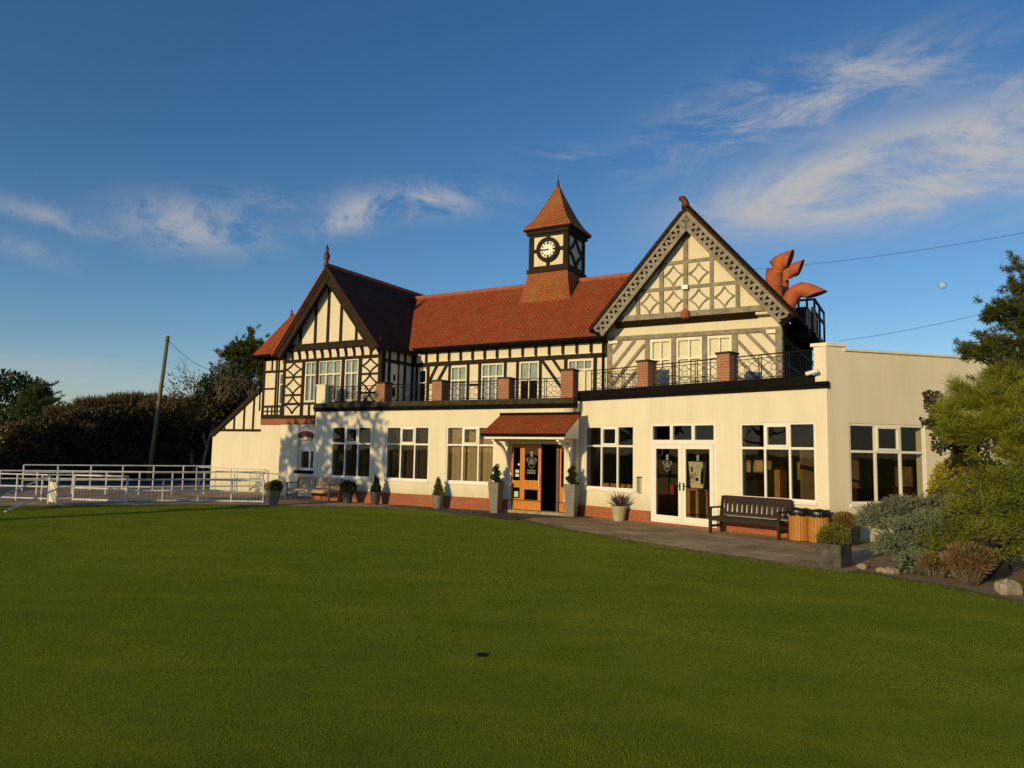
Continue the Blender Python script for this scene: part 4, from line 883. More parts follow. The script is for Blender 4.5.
# tall tapered planters each side of the porch
for p, hh, lab in ((FA(3.90, -.50, 0), 1.0, 'tall grey tapered planter with spiral topiary left of the entrance'), (FB(.02, -.55, 0), 1.02, 'tall grey tapered planter with spiral topiary right of the entrance')):
    t = thing('tall_planter', p, lab, 'planter', 'tall planters by the entrance'); sq_pot(t, p, .13, .195, hh, 'pot_grey', FA.ang)
    m = MB(); m.tube([at3(p, hh-.1), at3(p, hh+.5)], .015, 6); m.build('stem', 'bark', t)
    lob = []
    for k in range(9):
        a = k*1.5; r = .085*(1-k*.07); lob.append((p[0]+r*math.cos(a), p[1]+r*math.sin(a), hh+.05+k*.058, .13*(1-k*.07), .13*(1-k*.07), .06))
    shrub_on(t, lob, 2200, .04, .025, 'yew')
# spiky plant
p = FB(1.72, -.30, 0); t = thing('potted_spiky_plant', p, 'spiky purple leaved plant in a round beige pot below the dark window', 'potted plant', 'pots along the wall'); round_pot(t, p, .16, .235, .45, 'pot_beige')
n = 70; az = RNG.random(n)*2*PI; el = RNG.uniform(.25, 1.35, n); D = np.stack([np.cos(az)*np.cos(el), np.sin(az)*np.cos(el), np.sin(el)], 1); leaves('leaf_rosette', np.array([p[0], p[1], .42])+D*.02, D, RNG.uniform(.34, .55, n), .045, 'spiky', t)
# square planters at the right
p1 = gnd(834, 566); p2 = gnd(849, 545); FBA = FB.ang
for p, w_, hh, mat, fol, lab in ((p1, .23, .42, 'pot_lead', 'box', 'square lead grey planter with a clipped box ball on the grass edge'), (p2+np.array([-.05, .1, 0]), .25, .40, 'pot_lead', 'box_brown', 'square dark planter with a browning box ball beside the bins')):
    t = thing('square_planter', p, lab, 'planter', 'square planters at the right end'); sq_pot(t, p, w_, w_+.004, hh, mat, FBA)
    c = MB(); c.box(frame(p, FBA), -w_+.03, w_-.03, -w_+.03, w_-.03, hh-.09, hh-.04); c.build('soil', 'soil', t)
    shrub_on(t, [(p[0], p[1], hh+.11, .27, .27, .22)], 3400, .038, .024, fol, core='soil')
# litter bins
for p, lab, sheen in ((FB(on_line(FB, 799.5, -.42), -.42, 0), 'round wooden slatted litter bin with black bag nearest the dark bench', 0), (FB(on_line(FB, 819.5, -.42), -.42, 0), 'round wooden slatted litter bin with crumpled bag beside the square planters', 1)):
    t = thing('litter_bin', p, lab, 'bin', 'wooden litter bins'); m = MB()
    for k in range(22):
        a = 2*PI*k/22; F = frame(p+np.array([.225*math.cos(a), .225*math.sin(a), 0]), a+PI/2); m.box(F, -.029, .029, -.012, .012, .03, .66)
    m.build('slats', 'bin_wood', t)
    m = MB(); m.lathe(at3(p, 0), [(.20, .014), (.205, .64), (.21, .70)], 22); m.build('liner', 'pot_dark', t)
    b = MB(); pr = []
    for i in range(9):
        pr.append(i)
    nb = 40; vs = []; rows = [(.236, .60), (.252, .66), (.250, .72), (.238, .775), (.20, .77), (.18, .66)]
    for r, z in rows: vs += [(p[0]+(r+.006*math.sin(k*2.1+z*20)+.004*math.sin(k*5.3))*math.cos(2*PI*k/nb), p[1]+(r+.006*math.sin(k*2.1+z*20)+.004*math.sin(k*5.3))*math.sin(2*PI*k/nb), z+.010*math.sin(k*.8+sheen*2)+.005*math.sin(k*2.7)) for k in range(nb)]
    b.add(vs, [(i*nb+k, i*nb+(k+1) % nb, (i+1)*nb+(k+1) % nb, (i+1)*nb+k) for i in range(len(rows)-1) for k in range(nb)]); b.build('bin_bag', 'bag', t, True)
# wall box and camera
t = thing('wall_ashtray', FB(2.28, -.02, 1.09), 'slim metal ashtray box fixed to the wall left of the french doors', 'ashtray')
m = MB(); m.box(FB, 2.22, 2.34, -.10, -.001, .86, 1.30); m.build('body', 'lock', t); m = MB(); m.box(FB, 2.215, 2.345, -.105, -.001, 1.301, 1.33); m.build('lid', 'black', t)
t = thing('security_camera', FB(7.68, 0, 4.05), 'small white security camera on the corner pier', 'camera')
m = MB(); m.tube([FB(7.72, .0, 4.08), FB(7.72, -.16, 4.08)], .02, 8); m.build('arm', 'white', t)
m = MB(); m.tube([FB(7.78, -.18, 4.08), FB(7.50, -.22, 4.02)], .05, 12); m.build('housing', 'white', t)
# things seen through the windows
t = thing('side_table', FB(3.2, 1.5, .06), 'orange wooden table behind the right french door', 'table')
m = MB(); m.box(FB, 2.75, 3.75, 1.2, 1.8, .95, 1.0); m.build('table_top', 'furniture', t)
for x in (2.75, 3.35): m = MB(); m.box(FB, x, x+.4, 1.25, 1.75, .06, .945); m.build('pedestal', 'furniture', t)
t = thing('banner_stand', FB(3.2, 1.7, 1.0), 'cream noticeboard on the table behind the french door', 'noticeboard')
m = MB(); m.poly(FB, [(2.98, 1.02), (3.44, 1.02), (3.52, 1.80), (2.90, 1.80)], 1.55, 1.59); m.build('board', 'net_cream', t); m = MB(); m.disc(FB, (3.20, 1.27), .055, 1.542, 1.55, 12); m.poly(FB, [(3.33, 1.12), (3.40, 1.15), (3.43, 1.45), (3.38, 1.66), (3.33, 1.42)], 1.542, 1.55); m.build('print', 'black', t)
t = thing('armchair', FB(1.9, 2.2, .06), 'red armchair inside the left french door', 'armchair')
m = MB(); m.box(FB, 1.45, 2.3, 2.0, 2.6, .3, .72); m.build('seat', 'red_seat', t); m = MB(); m.box(FB, 1.45, 2.3, 2.6, 2.75, .3, 1.0); m.build('backrest', 'red_seat', t)
for x in (1.46, 2.23):
    for y in (2.02, 2.66): m = MB(); m.box(FB, x, x+.06, y, y+.06, .06, .298); m.build('leg', 'furniture', t)
for u, o_, w_, h_, lab in ((4.95, 1.2, .42, 1.32, 'orange wooden cabinet low behind the left pane of the bench window'), (5.05, 2.3, .40, 1.62, 'tall pale cabinet behind the middle pane of the bench window')):
    t = thing('cabinet', FB(u, o_, .06), lab, 'cabinet', 'cabinets in the lounge'); m = MB(); m.box(FB, u, u+w_, o_, o_+.4, .06, h_); m.build('carcass', 'furniture', t); m = MB(); m.box(FB, u+.03, u+w_-.03, o_-.015, o_-.001, .12, h_-.05); m.build('door', 'furniture', t)
for k, (u, z0, z1) in enumerate(((3.35, 1.35, 1.80), (3.62, 1.50, 1.98), (4.30, 1.25, 1.70))):
    t = thing('picture', FB(u+.15, 4.19, z0), ('small left', 'higher middle', 'low right')[k]+' pale framed picture on the lounge back wall', 'picture', 'pictures in the lounge'); m = MB(); m.box(FB, u, u+.3, 4.16, 4.198, z0, z1); m.build('frame', 'furniture', t); m = MB(); m.box(FB, u+.03, u+.27, 4.155, 4.1595, z0+.03, z1-.03); m.build('print', 'slat_beige', t)
t = thing('settle', FB(1.1, .75, .06), 'row of low wooden seat backs behind the dark window', 'seat')
m = MB(); m.box(FB, .25, 1.98, .55, 1.0, .40, .48); m.build('seat', 'red_seat', t)
for k in range(4): m = MB(); m.box(FB, .27+k*.43, .65+k*.43, .50, .545, .5, 1.06); m.build('backrest', 'furniture', t)
for x in (.30, 1.86): m = MB(); m.box(FB, x, x+.08, .6, .95, .06, .40); m.build('leg', 'furniture', t)
t = thing('settle', FC(4.4, 2.2, .06), 'long dark red upholstered seat inside the end wall window', 'seat')
m = MB(); m.box(FC, 2.4, 6.6, 1.9, 2.45, .30, .55); m.build('seat', 'dark_red', t); m = MB(); m.box(FC, 2.4, 6.6, 2.452, 2.58, .30, 1.15); m.build('backrest', 'dark_red', t)
for x in (2.5, 4.4, 6.4): m = MB(); m.box(FC, x, x+.08, 1.95, 2.4, .06, .298); m.build('leg', 'furniture', t)
# golf hole
hp = gnd(482, 657); t = thing('golf_hole', (hp[0], hp[1], 0), 'golf hole in the putting green, its dark depth a black disc', 'hole'); m = MB()
n = 24; m.add([(hp[0]+r*math.cos(2*PI*k/n), hp[1]+r*math.sin(2*PI*k/n), z) for r, z in ((.060, .026), (.054, .028)) for k in range(n)], [(k, (k+1) % n, n+(k+1) % n, n+k) for k in range(n)]); m.build('rim', 'soil', t)
m = MB(); m.lathe((hp[0], hp[1], 0), [(.054, .0), (.054, .0265)], n); m.build('hole_shade', 'black', t)  # black disc painted as the shaded depth of the hole

# rocks
for k, (p, s, lab) in enumerate(((gnd(863, 569), (.09, .075, .06), 'small pale rock beside the lead planter'), (gnd(891, 574), (.14, .09, .07), 'flat pale rock under the blue juniper'), (gnd(1008, 594), (.20, .15, .13), 'large pale rock right of the brown heather'), (gnd(880, 572), (.09, .07, .05), 'tiny grey rock between two pale rocks'))):
    m = MB(); r = np.random.default_rng(k+3); rows = 7; nn = 12; vs = []
    for i in range(rows+1):
        th = PI*i/rows
        for j in range(nn):
            ph = 2*PI*j/nn; f_ = 1+.22*math.sin(3*ph+k)+.14*r.normal()*.6; vs.append((p[0]+s[0]*f_*math.sin(th)*math.cos(ph), p[1]+s[1]*f_*math.sin(th)*math.sin(ph), s[2]*.6+s[2]*math.cos(th)*(1+.1*r.normal())))
    m.add(vs, [(i*nn+j, (i+1)*nn+j, (i+1)*nn+(j+1) % nn, i*nn+(j+1) % nn) for i in range(rows) for j in range(nn)]); o = m.build('rock', 'stone', None, False, origin=(p[0], p[1], 0)); tag(o, lab, 'rock', 'rocks along the shrub bed')

# ================================================================== FENCES
def fence(label, pts, posts, h, rails, infill=None, mat='fence_white', rp=.03, group='white metal railings', name='fence'):
    t = thing(name, pts[0], label, 'railing', group); P = [np.array([p[0], p[1], 0.]) for p in pts]
    cum = [0]
    for a, b in zip(P[:-1], P[1:]): cum.append(cum[-1]+np.linalg.norm(b-a))
    def along(s):
        for i in range(len(P)-1):
            if s <= cum[i+1]+1e-6: return P[i]+(P[i+1]-P[i])*((s-cum[i])/(cum[i+1]-cum[i]))
        return P[-1]
    for k in range(posts+1):
        p = along(cum[-1]*k/posts); m = MB(); m.tube([p, p+np.array([0, 0, h+.01])], rp*1.05, 8); m.build('post', mat, t)
    for z in rails: m = MB(); m.tube([p+np.array([0, 0, z]) for p in P], rp*.9, 8); m.build('rail', mat, t)
    if infill:
        m = MB(); s = 0
        while s < cum[-1]: p = along(s); m.tube([p+np.array([0, 0, infill[0]]), p+np.array([0, 0, infill[1]])], .005, 4); s += .13
        m.build('balusters', mat, t)
    return t
fence('nearest low white railing beside the grass', [gnd(126, 502), gnd(215, 502), gnd(263, 503)], 4, .80, (.79, .40, .05), (.05, .40))
fence('short white railing panel with thick end posts', [gnd(73, 501), gnd(126, 502.6)], 1, .92, (.90, .46, .06), (.06, .46), rp=.04)
fence('white railing along the left edge of the picture', [gnd(-70, 499), gnd(0, 500), gnd(46, 501.5), gnd(73, 501)], 5, .92, (.91, .50, .10))
def at_line(x0, y0, x1, y1): return [at(x0, y0, 29.5), at(x1, y1, 31.5)]
fence('middle white railing of the ramp behind the grass', [gnd(-40, 495), gnd(60, 494.5), gnd(150, 495), gnd(212, 494), gnd(262, 493)], 9, .92, (.92, .62, .32))
fence('farthest white railing in front of the dark hedge', [gnd(22, 491), gnd(90, 490.5), gnd(211, 489.5)], 6, 1.08, (1.08, .78, .45))
t = thing('handrail', gnd(48, 505), 'pair of sloping white handrails at the far left steps', 'handrail', 'white metal railings')
pA, pB = gnd(48, 504.5), gnd(56, 506)
for q in (pA, pB): m = MB(); m.tube([at3(q, 0), at3(q, .97)], .035, 8); m.build('post', 'fence_white', t)
s0, s1 = gnd(-16, 512), gnd(5, 512.5)
m = MB(); m.tube([at3(s0, .25), at3(pA, .95)], .028, 8); m.build('rail', 'fence_white', t); m = MB(); m.tube([at3(s1, .03), at3(pB, .55)], .028, 8); m.build('rail', 'fence_white', t)
m = MB(); v = pB-pA; m.add([at3(pA, .1), at3(pB, .1), at3(pB, .75), at3(pA, .75)], [(0, 1, 2, 3)]); m.build('end_panel', 'cream_paint', t)
t = thing('handrail', FA(-9.6, .5, 0), 'thin grey handrail against the sunlit lean-to wall', 'handrail', 'white metal railings')
m = MB(); m.tube([FA(-12.6, .8, 1.05), FA(-8.0, .6, 1.05)], .02, 6); m.build('rail', 'fence_white', t)
for u in (-12.6, -10.3, -9.9, -8.0): m = MB(); m.tube([FA(u, .7, 0), FA(u, .7, 1.05)], .02, 6); m.build('post', 'fence_white', t)
m = MB(); m.tube([FA(-10.3, .7, .35), FA(-8.5, .6, .80), FA(-8.0, .6, .98)], .02, 6); m.build('rail', 'fence_white', t)

# ================================================================== POLE AND CABLES
pb = at(150, 470, 40); pt_ = at(168, 336, 40); pb = pb+(pb-pt_)*(pb[2]/(pt_[2]-pb[2]))
t = thing('utility_pole', pb, 'leaning wooden utility pole in front of the hedge', 'pole'); m = MB(); m.tube([pb, pt_], [.125, .095], 12); m.build('shaft', 'pole_wood', t, True)
m = MB(); m.tube([pt_-np.array([.0, .2, .25]), pt_+np.array([0, .2, -.25])], .03, 6); m.build('bracket', 'iron', t)
def cable(lab, a, b, sag, r=.008):
    a = np.array(a); b = np.array(b); m = MB(); m.tube([(a+(b-a)*k/24)-np.array([0, 0, sag*4*(k/24)*(1-k/24)]) for k in range(25)], r, 5); o = m.build('overhead_cable', 'iron', None, origin=a); tag(o, lab, 'cable', 'overhead cables')
cable('upper overhead cable crossing the sky at the right', at(745, 270, 34), at(1100, 218, 26), .25)
cable('lower overhead cable running behind the pine', at(838, 341, 32), at(1090, 283, 26), .25)
cable('cable hanging from the utility pole towards the trees', pt_-np.array([0, 0, .2]), at(262, 362, 44), 1.2, .012)
# moon, far off
m = MB(); mp_ = at(942.5, 285.5, 6000); rm = 33.; m.lathe(mp_, [(rm*math.sin(a)+.01, -rm*math.cos(a)) for a in np.linspace(0, PI, 17)], 28); o = m.build('moon', 'moon', None, True, origin=mp_); tag(o, 'pale daytime moon above the pine', 'moon')

# ================================================================== TREES AND SHRUBS
def bark_tube(t, pts, r, mat='bark', name='trunk'):
    m = MB(); m.tube(pts, r, 8); return m.build(name, mat, t, True)
def limbs(base, top, n, spread, r, rng):
    out = []
    for k in range(n):
        f_ = rng.uniform(.25, .9); s = base+(top-base)*f_; a = rng.uniform(0, 2*PI); l = spread*rng.uniform(.5, 1)*(1.15-f_*.6)
        e = s+np.array([math.cos(a)*l, math.sin(a)*l, l*rng.uniform(.2, .7)]); mid = (s+e)/2+np.array([0, 0, -.08*l]); out.append((s, mid, e))
    return out
def leafy_tree(label, p, h, lobes, n, ln, wd, mat, name='tree', group='trees behind the railings', cat='tree', rng=None):
    rng = rng or np.random.default_rng(int(abs(p[0]*31+p[1]*7))); p = np.array([p[0], p[1], 0.]); t = thing(name, p, label, cat, group)
    m = MB(); top = p+np.array([0, 0, h*.8]); m.tube([p, p+(top-p)*.4+np.array([.1, 0, 0]), top], [h*.035, h*.026, h*.008], 9)
    for s, mid, e in limbs(p, top, 10, h*.35, .05, rng): m.tube([s, mid, e], [h*.012, h*.008, h*.003], 6)
    m.build('trunk', 'bark', t, True)
    P, D = cloud([(p[0]+l[0], p[1]+l[1], l[2], l[3], l[4], l[5]) for l in lobes], n, rng); leaves('crown', P, D, rng.uniform(.6, 1.4, n)*ln, rng.uniform(.6, 1.4, n)*wd, mat, t, rng=rng); return t
def tufts(t, centres, axes, per, ln, wd, mat, rng, name='crown', cone=.9):
    n = len(centres)*per; C = np.repeat(np.asarray(centres), per, 0); A = np.repeat(np.asarray(axes), per, 0)
    D = A+unit(n, rng)*cone; D[:, 2] += .12
    P = C+A*(rng.random((n, 1))-.7)*ln*1.3
    return leaves(name, P, D, rng.uniform(.7, 1.2, n)*ln, wd, mat, t, rng=rng)
def pine(label, p, h, boughs, per, ln, wd, mat, group, name='pine_tree', trunk_r=.14, lean=(0, 0), cone=.9):
    """boughs: (end point, spread, tuft count)"""
    rng = np.random.default_rng(int(abs(p[0])*17+h*100)); p = np.array([p[0], p[1], 0.]); t = thing(name, p, label, 'tree', group)
    top = p+np.array([lean[0], lean[1], h]); m = MB(); m.tube([p, (p+top)/2, top], [trunk_r, trunk_r*.7, trunk_r*.2], 10); Cs = []; As = []
    for e, sp, nt_ in boughs:
        e = np.array(e, float); f_ = min(.96, max(.08, (e[2]-.25*np.linalg.norm(e[:2]-p[:2]))/h)); s = p+(top-p)*f_; mid = (s+e)/2-np.array([0, 0, .06*np.linalg.norm(e-s)]); m.tube([s, mid, e], [trunk_r*.35, trunk_r*.25, trunk_r*.08], 6)
        bd = e-s; bd /= (np.linalg.norm(bd)+1e-6)
        for k in range(nt_):
            c = e+rng.normal(size=3)*np.array([sp, sp, sp*.62])*.55; ax = (c-e)/(np.linalg.norm(c-e)+.05)*.7+bd*.5+np.array([0, 0, .45]); ax /= np.linalg.norm(ax); Cs.append(c); As.append(ax)
            if k % 6 == 0: m.tube([e-(e-s)*rng.uniform(0, .35), (e+c)/2, c], [.018, .012, .006], 4)
    m.build('trunk', 'bark', t, True); tufts(t, Cs, As, per, ln, wd, mat, rng, cone=cone); return t

# -- far left trees
p = at(8, 440, 62); leafy_tree('dark broad tree at the far left edge', p, 8.2, [(0, 0, 5.6, 2.9, 2.5, 2.3), (-2.5, 0, 4.8, 2.4, 2, 2.2), (1.6, .5, 4.6, 1.6, 1.6, 1.6)], 5200, .34, .22, 'leaf_dark')
p = at(36, 440, 55); rg = np.random.default_rng(5); bs = []
for k in range(70):
    f_ = rg.random(); z = 3.0+f_*3.4; r = ((1-f_)*2.2+.2)*math.sqrt(rg.random()); a = rg.uniform(0, 2*PI); bs.append(((p[0]+r*math.cos(a), p[1]+r*math.sin(a), z), .75, 9))
pine('bright green pine beside the dark tree at far left', p, 6.7, bs, 26, .26, .05, 'needle_far', 'trees behind the railings')
# -- hedge bank across the back (one clipped, overgrown mass)
hp_ = at(100, 470, 41); hd = thing('hedge', (hp_[0], hp_[1], 0), 'long dark overgrown hedge behind the white railings', 'hedge')
lob = []; rg = np.random.default_rng(8)
for px_, py_, Y in ((50, 421, 40.3), (68, 414, 40.5), (92, 410, 41), (116, 408, 41.5), (140, 406, 42), (165, 405, 42), (190, 402, 42), (212, 400, 42), (232, 398, 42.5)):
    q = at(px_, py_, Y); 
    for zc in (1.0, 2.4): lob.append((q[0]+rg.normal()*.3, q[1]+.6, zc*.85, 1.7, 1.3, 1.3))
    lob.append((q[0]+rg.normal()*.3, q[1]+rg.normal()*.3, q[2]-1.15, 1.55, 1.5, 1.2))
P, D = cloud(lob, 52000, rg, .62); leaves('foliage', P, D, rg.uniform(.6, 1.4, len(P))*.20, rg.uniform(.6, 1.4, len(P))*.13, 'leaf_hedge', hd, rng=rg)
m = MB()
for l in lob: m.lathe(l[:3], [(l[3]*.6*math.sin(a)+.01, -l[5]*.6*math.cos(a)) for a in np.linspace(.05, PI-.05, 7)], 9)
m.build('branches', 'twigs', hd, True)
# -- golden tops behind the hedge
for k, (px_, py_, Y, wdt, lab) in enumerate(((75, 405, 46, 1.5, 'low golden brown shrub at the left of the hedge top'), (108, 397, 47, 1.8, 'golden brown feathery shrub above the middle of the hedge'), (140, 393, 47.5, 1.8, 'golden brown feathery shrub just left of the pole'), (168, 398, 46.5, 1.5, 'golden brown shrub just right of the pole'))):
    q = at(px_, py_, Y); t = thing('feathery_shrub', (q[0], q[1], 0), lab, 'shrub', 'golden shrubs above the hedge'); rg = np.random.default_rng(30+k); n = 2600
    az = rg.random(n)*2*PI; rr = np.sqrt(rg.random(n))*wdt; base = np.stack([q[0]+rr*np.cos(az), q[1]+rr*np.sin(az), q[2]-.9+.6*rg.random(n)*(1-rr/wdt*.6)], 1); D = np.stack([np.cos(az)*.35, np.sin(az)*.35, np.ones(n)], 1)+rg.normal(size=(n, 3))*.3
    leaves('foliage', base, D, rg.uniform(.3, .8, n), rg.uniform(.03, .08, n), 'leaf_gold', t, rng=rg)
    m = MB()
    for j in range(14): a = j*2.4; m.tube([(q[0], q[1], 0), (q[0]+.5*wdt*math.cos(a), q[1]+.5*wdt*math.sin(a), q[2]-.6), (q[0]+.8*wdt*math.cos(a), q[1]+.8*wdt*math.sin(a), q[2]-.1)], [.05, .03, .01], 5)
    m.build('stems', 'bark_pale', t, True)
for k, (px_, py_, Y, wdt, lab) in enumerate(((-40, 428, 39, 1.9, 'rusty leaved bush cut by the left edge of the picture'), (8, 424, 39.4, 1.6, 'rusty orange bush at the left edge below the dark tree'), (36, 418, 39.8, 1.5, 'rusty brown bush below the bright green pine'))):
    q = at(px_, py_, Y); leafy_tree(lab, q, q[2], [(0, 0, q[2]-1.1, wdt, wdt, 1.1), (.4, -.3, q[2]-2.4, wdt, wdt, 1.3), (-.6, -.2, q[2]-3.2, wdt, wdt, 1.1), (.2, 0, .9, wdt, wdt, 1.0)], 6500, .17, .12, 'leaf_rust', 'rusty_bush', 'rusty bushes at the left', 'shrub')
# -- bare tree and the pine behind the lean-to
def bare_tree(label, p, h, seed):
    rg = np.random.default_rng(seed); p = np.array([p[0], p[1], 0.]); t = thing('bare_tree', p, label, 'tree', 'trees behind the railings'); m = MB(); tips = []
    def grow(s, d, l, r, lv):
        d = d/np.linalg.norm(d); mid = s+d*l*.5+rg.normal(size=3)*l*.05; e = s+d*l; m.tube([s, mid, e], [r, r*.8, r*.6], 5 if lv > 1 else 7, False)
        if lv >= 3: tips.append(e)
        if lv >= 5: return
        for k in range(3 if lv < 4 else 2):
            nd = d+rg.normal(size=3)*.48+np.array([0, 0, .16]); grow(e if k else s+d*l*.7, nd, l*rg.uniform(.62, .82), max(r*.56, .010), lv+1)
    for a in (-.5, .1, .6): grow(p, np.array([a, rg.normal()*.2, 1.]), h*.30, .13, 0)
    m.build('trunk', 'bark_pale', t, True)
    tips = np.array(tips); tips = tips[tips[:, 2] < h*.72]; n = 1600; P = tips[rg.integers(0, len(tips), n)]+rg.normal(size=(n, 3))*.22; leaves('last_leaves', P, unit(n, rg), .16, .11, 'leaf_gold', t, rng=rg); return t
q = at(203, 470, 41); bare_tree('nearly bare pale branched tree between the pole and the lean-to', q, 8.3, 3)
p = at(243, 440, 46); rg = np.random.default_rng(6); bs = []
for k in range(130):
    f_ = rg.random(); z = 3.4+f_*5.2; r = ((1-f_*.70)*2.6+.15)*math.sqrt(rg.random()); a = rg.uniform(0, 2*PI); bs.append(((p[0]+r*math.cos(a), p[1]+r*math.sin(a), z), .85, 13))
bs.append(((p[0]+.2, p[1], 9.4), .5, 12))
pine('tall dark pine rising behind the hipped roof', p, 9.4, bs, 26, .24, .045, 'needle_dark', 'trees behind the railings', trunk_r=.22)
p = at(225, 440, 43.5); leafy_tree('dark rounded evergreen beside the bare tree', p, 7.3, [(0, 0, 5.0, 1.7, 1.6, 1.9), (.4, 0, 3.6, 1.9, 1.6, 1.9), (-1.6, .2, 3.4, 1.5, 1.4, 1.5), (1.2, 0, 3.2, 1.6, 1.4, 1.8)], 8200, .20, .15, 'leaf_dark')
p = at(176, 440, 44); leafy_tree('olive brown bush at the foot of the bare tree', p, 5.6, [(0, 0, 3.6, 1.5, 1.4, 1.5), (1.4, .2, 3.9, 1.2, 1.2, 1.2), (-1.0, 0, 2.8, 1.2, 1.2, 1.3)], 3800, .18, .12, 'leaf_rust')

# -- right hand planting
rg = np.random.default_rng(21)
pp = np.array([10.9, 14.6, 0]); bs = []
for (px_, py_, Y, sp, c) in ((1022, 288, 14.0, .30, 44), (1034, 266, 14.3, .40, 50), (1010, 308, 13.8, .34, 52), (992, 316, 13.9, .20, 28), (1026, 322, 14.0, .42, 64), (984, 350, 13.6, .26, 36), (969, 352, 13.6, .16, 22), (1000, 342, 13.7, .34, 54), (1020, 355, 13.8, .40, 64), (1046, 350, 14.5, .6, 50), (1055, 300, 14.6, .55, 44), (1060, 400, 14.5, .7, 60), (1005, 372, 13.7, .34, 54), (1034, 385, 14.0, .5, 60)):
    bs.append((at(px_, py_, Y), sp, c))
pine('tall dark pine at the right edge with tufted boughs', pp, 6.6, bs, 64, .11, .013, 'needle_dark', 'right hand planting', cone=1.5)
bs = []
for (px_, py_, Y, sp, c) in ((966, 402, 13.2, .28, 22), (948, 412, 13.2, .20, 16), (985, 400, 13.3, .34, 26), (1010, 405, 13.2, .40, 30), (974, 425, 12.9, .32, 26), (954, 432, 13.0, .20, 16), (997, 428, 12.9, .40, 30), (1024, 428, 13.0, .5, 36), (1015, 450, 12.9, .45, 30), (1000, 380, 13.5, .3, 20), (962, 388, 13.3, .16, 10), (1020, 395, 13.3, .4, 24)):
    bs.append((at(px_, py_, Y), sp, c))
pine('young bright green long needled pine below the dark pine', (10.6, 13.5, 0), 3.6, bs, 64, .24, .010, 'needle', 'right hand planting', 'young_pine', .08, cone=.95)
def shrub(name, label, p, lobes, n, ln, wd, mat, up=.3, spread=.8, group='right hand planting', stem='bark', cat='shrub', seed=1, inner=.55):
    rg = np.random.default_rng(seed); t = thing(name, (p[0], p[1], 0), label, cat, group); P, D = cloud(lobes, n, rg, inner, up, spread); ok = P[:, 2] > .02; P = P[ok]; D = D[ok]
    leaves('foliage', P, D, rg.uniform(.6, 1.4, len(P))*ln, rg.uniform(.6, 1.4, len(P))*wd, mat, t, rng=rg); m = MB()
    for j, l in enumerate(lobes): m.tube([(p[0], p[1], 0), ((p[0]+l[0])/2, (p[1]+l[1])/2, l[2]*.7), (l[0], l[1], l[2]+l[5]*.4)], [.018, .012, .005], 6)
    for l in lobes: m.lathe(l[:3], [(l[3]*.5*math.sin(a)+.01, max(-l[5]*.5*math.cos(a), -l[2]+.01)) for a in np.linspace(.05, PI-.05, 7)], 9)
    m.build('stems', stem, t, True); return t
def sprays(name, label, p, lobes, ns, per, ln, leaf, wd, mat, droop, seed):
    """feathery branchlets: leaves set along arching stems"""
    rg = np.random.default_rng(seed); t = thing(name, (p[0], p[1], 0), label, 'shrub', 'right hand planting'); B, Dr = cloud(lobes, ns, rg, .45, .25, .55); Dr /= np.linalg.norm(Dr, axis=1, keepdims=True); Dr[:, 2] = np.clip(Dr[:, 2], -.25, .75)
    L_ = rg.uniform(.6, 1.25, ns)*ln; s_ = np.tile(np.linspace(.08, 1, per), ns); k = np.repeat(np.arange(ns), per)
    P = B[k]+Dr[k]*(s_*L_[k])[:, None]; P[:, 2] -= droop*(s_*L_[k])**2/ln
    ax = Dr[k].copy(); ax[:, 2] -= 2*droop*s_*L_[k]/ln; ax /= np.linalg.norm(ax, axis=1, keepdims=True); side = np.cross(ax, [0, 0, 1.]); side /= (np.linalg.norm(side, axis=1, keepdims=True)+1e-6)
    sg = np.where(np.arange(len(k)) % 2, 1., -1.)[:, None]; D = ax*.75+side*sg*.55+unit(len(k), rg)*.3; ok = P[:, 2] > .03
    leaves('foliage', P[ok], D[ok], (leaf*(1.15-s_*.55)*rg.uniform(.8, 1.2, len(k)))[ok], wd, mat, t, rng=rg); m = MB()
    for l in lobes: m.tube([(p[0], p[1], 0), ((p[0]+l[0])/2, (p[1]+l[1])/2, l[2]*.6), (l[0], l[1], l[2])], [.03, .018, .008], 6)
    for l in lobes: m.lathe(l[:3], [(l[3]*.5*math.sin(a)+.01, max(-l[5]*.5*math.cos(a), -l[2]+.01)) for a in np.linspace(.05, PI-.05, 7)], 9)
    m.build('stems', 'twigs', t, True); return t
def lobes_px(rows): return [(*at(x, y, Y), rx, rx, rz) for x, y, Y, rx, rz in rows]
lb = lobes_px([(937, 418, 14.0, .26, .34), (932, 400, 14.0, .16, .2), (948, 440, 13.9, .28, .3), (965, 438, 13.8, .3, .3), (1005, 440, 13.6, .4, .3)]); shrub('ivy_bush', 'small leaved dark climber edging the pine beside the end wall', lb[4], lb, 2600, .07, .055, 'ivy', seed=4)
lb = lobes_px([(955, 485, 15.0, .42, .50), (970, 462, 15.0, .34, .42), (945, 492, 14.8, .30, .30), (985, 480, 14.6, .4, .4), (975, 500, 14.6, .45, .3)]); shrub('golden_shrub', 'golden yellow evergreen shrub against the end wall', lb[0], lb, 5200, .07, .05, 'gold_shrub', seed=5)
lb = lobes_px([(880, 518, 14.3, .36, .20), (905, 512, 14.2, .45, .22), (930, 508, 14.3, .42, .20), (905, 535, 13.5, .42, .26), (925, 548, 13.2, .36, .26), (895, 548, 13.3, .28, .2), (935, 530, 13.4, .45, .28), (960, 512, 14.2, .4, .22), (940, 566, 12.6, .26, .15), (915, 562, 12.9, .26, .15)]); sprays('blue_juniper', 'spreading blue grey juniper beside the square planters', lb[3], lb, 7800, 14, .15, .044, .016, 'juniper_blue', .04, 6)
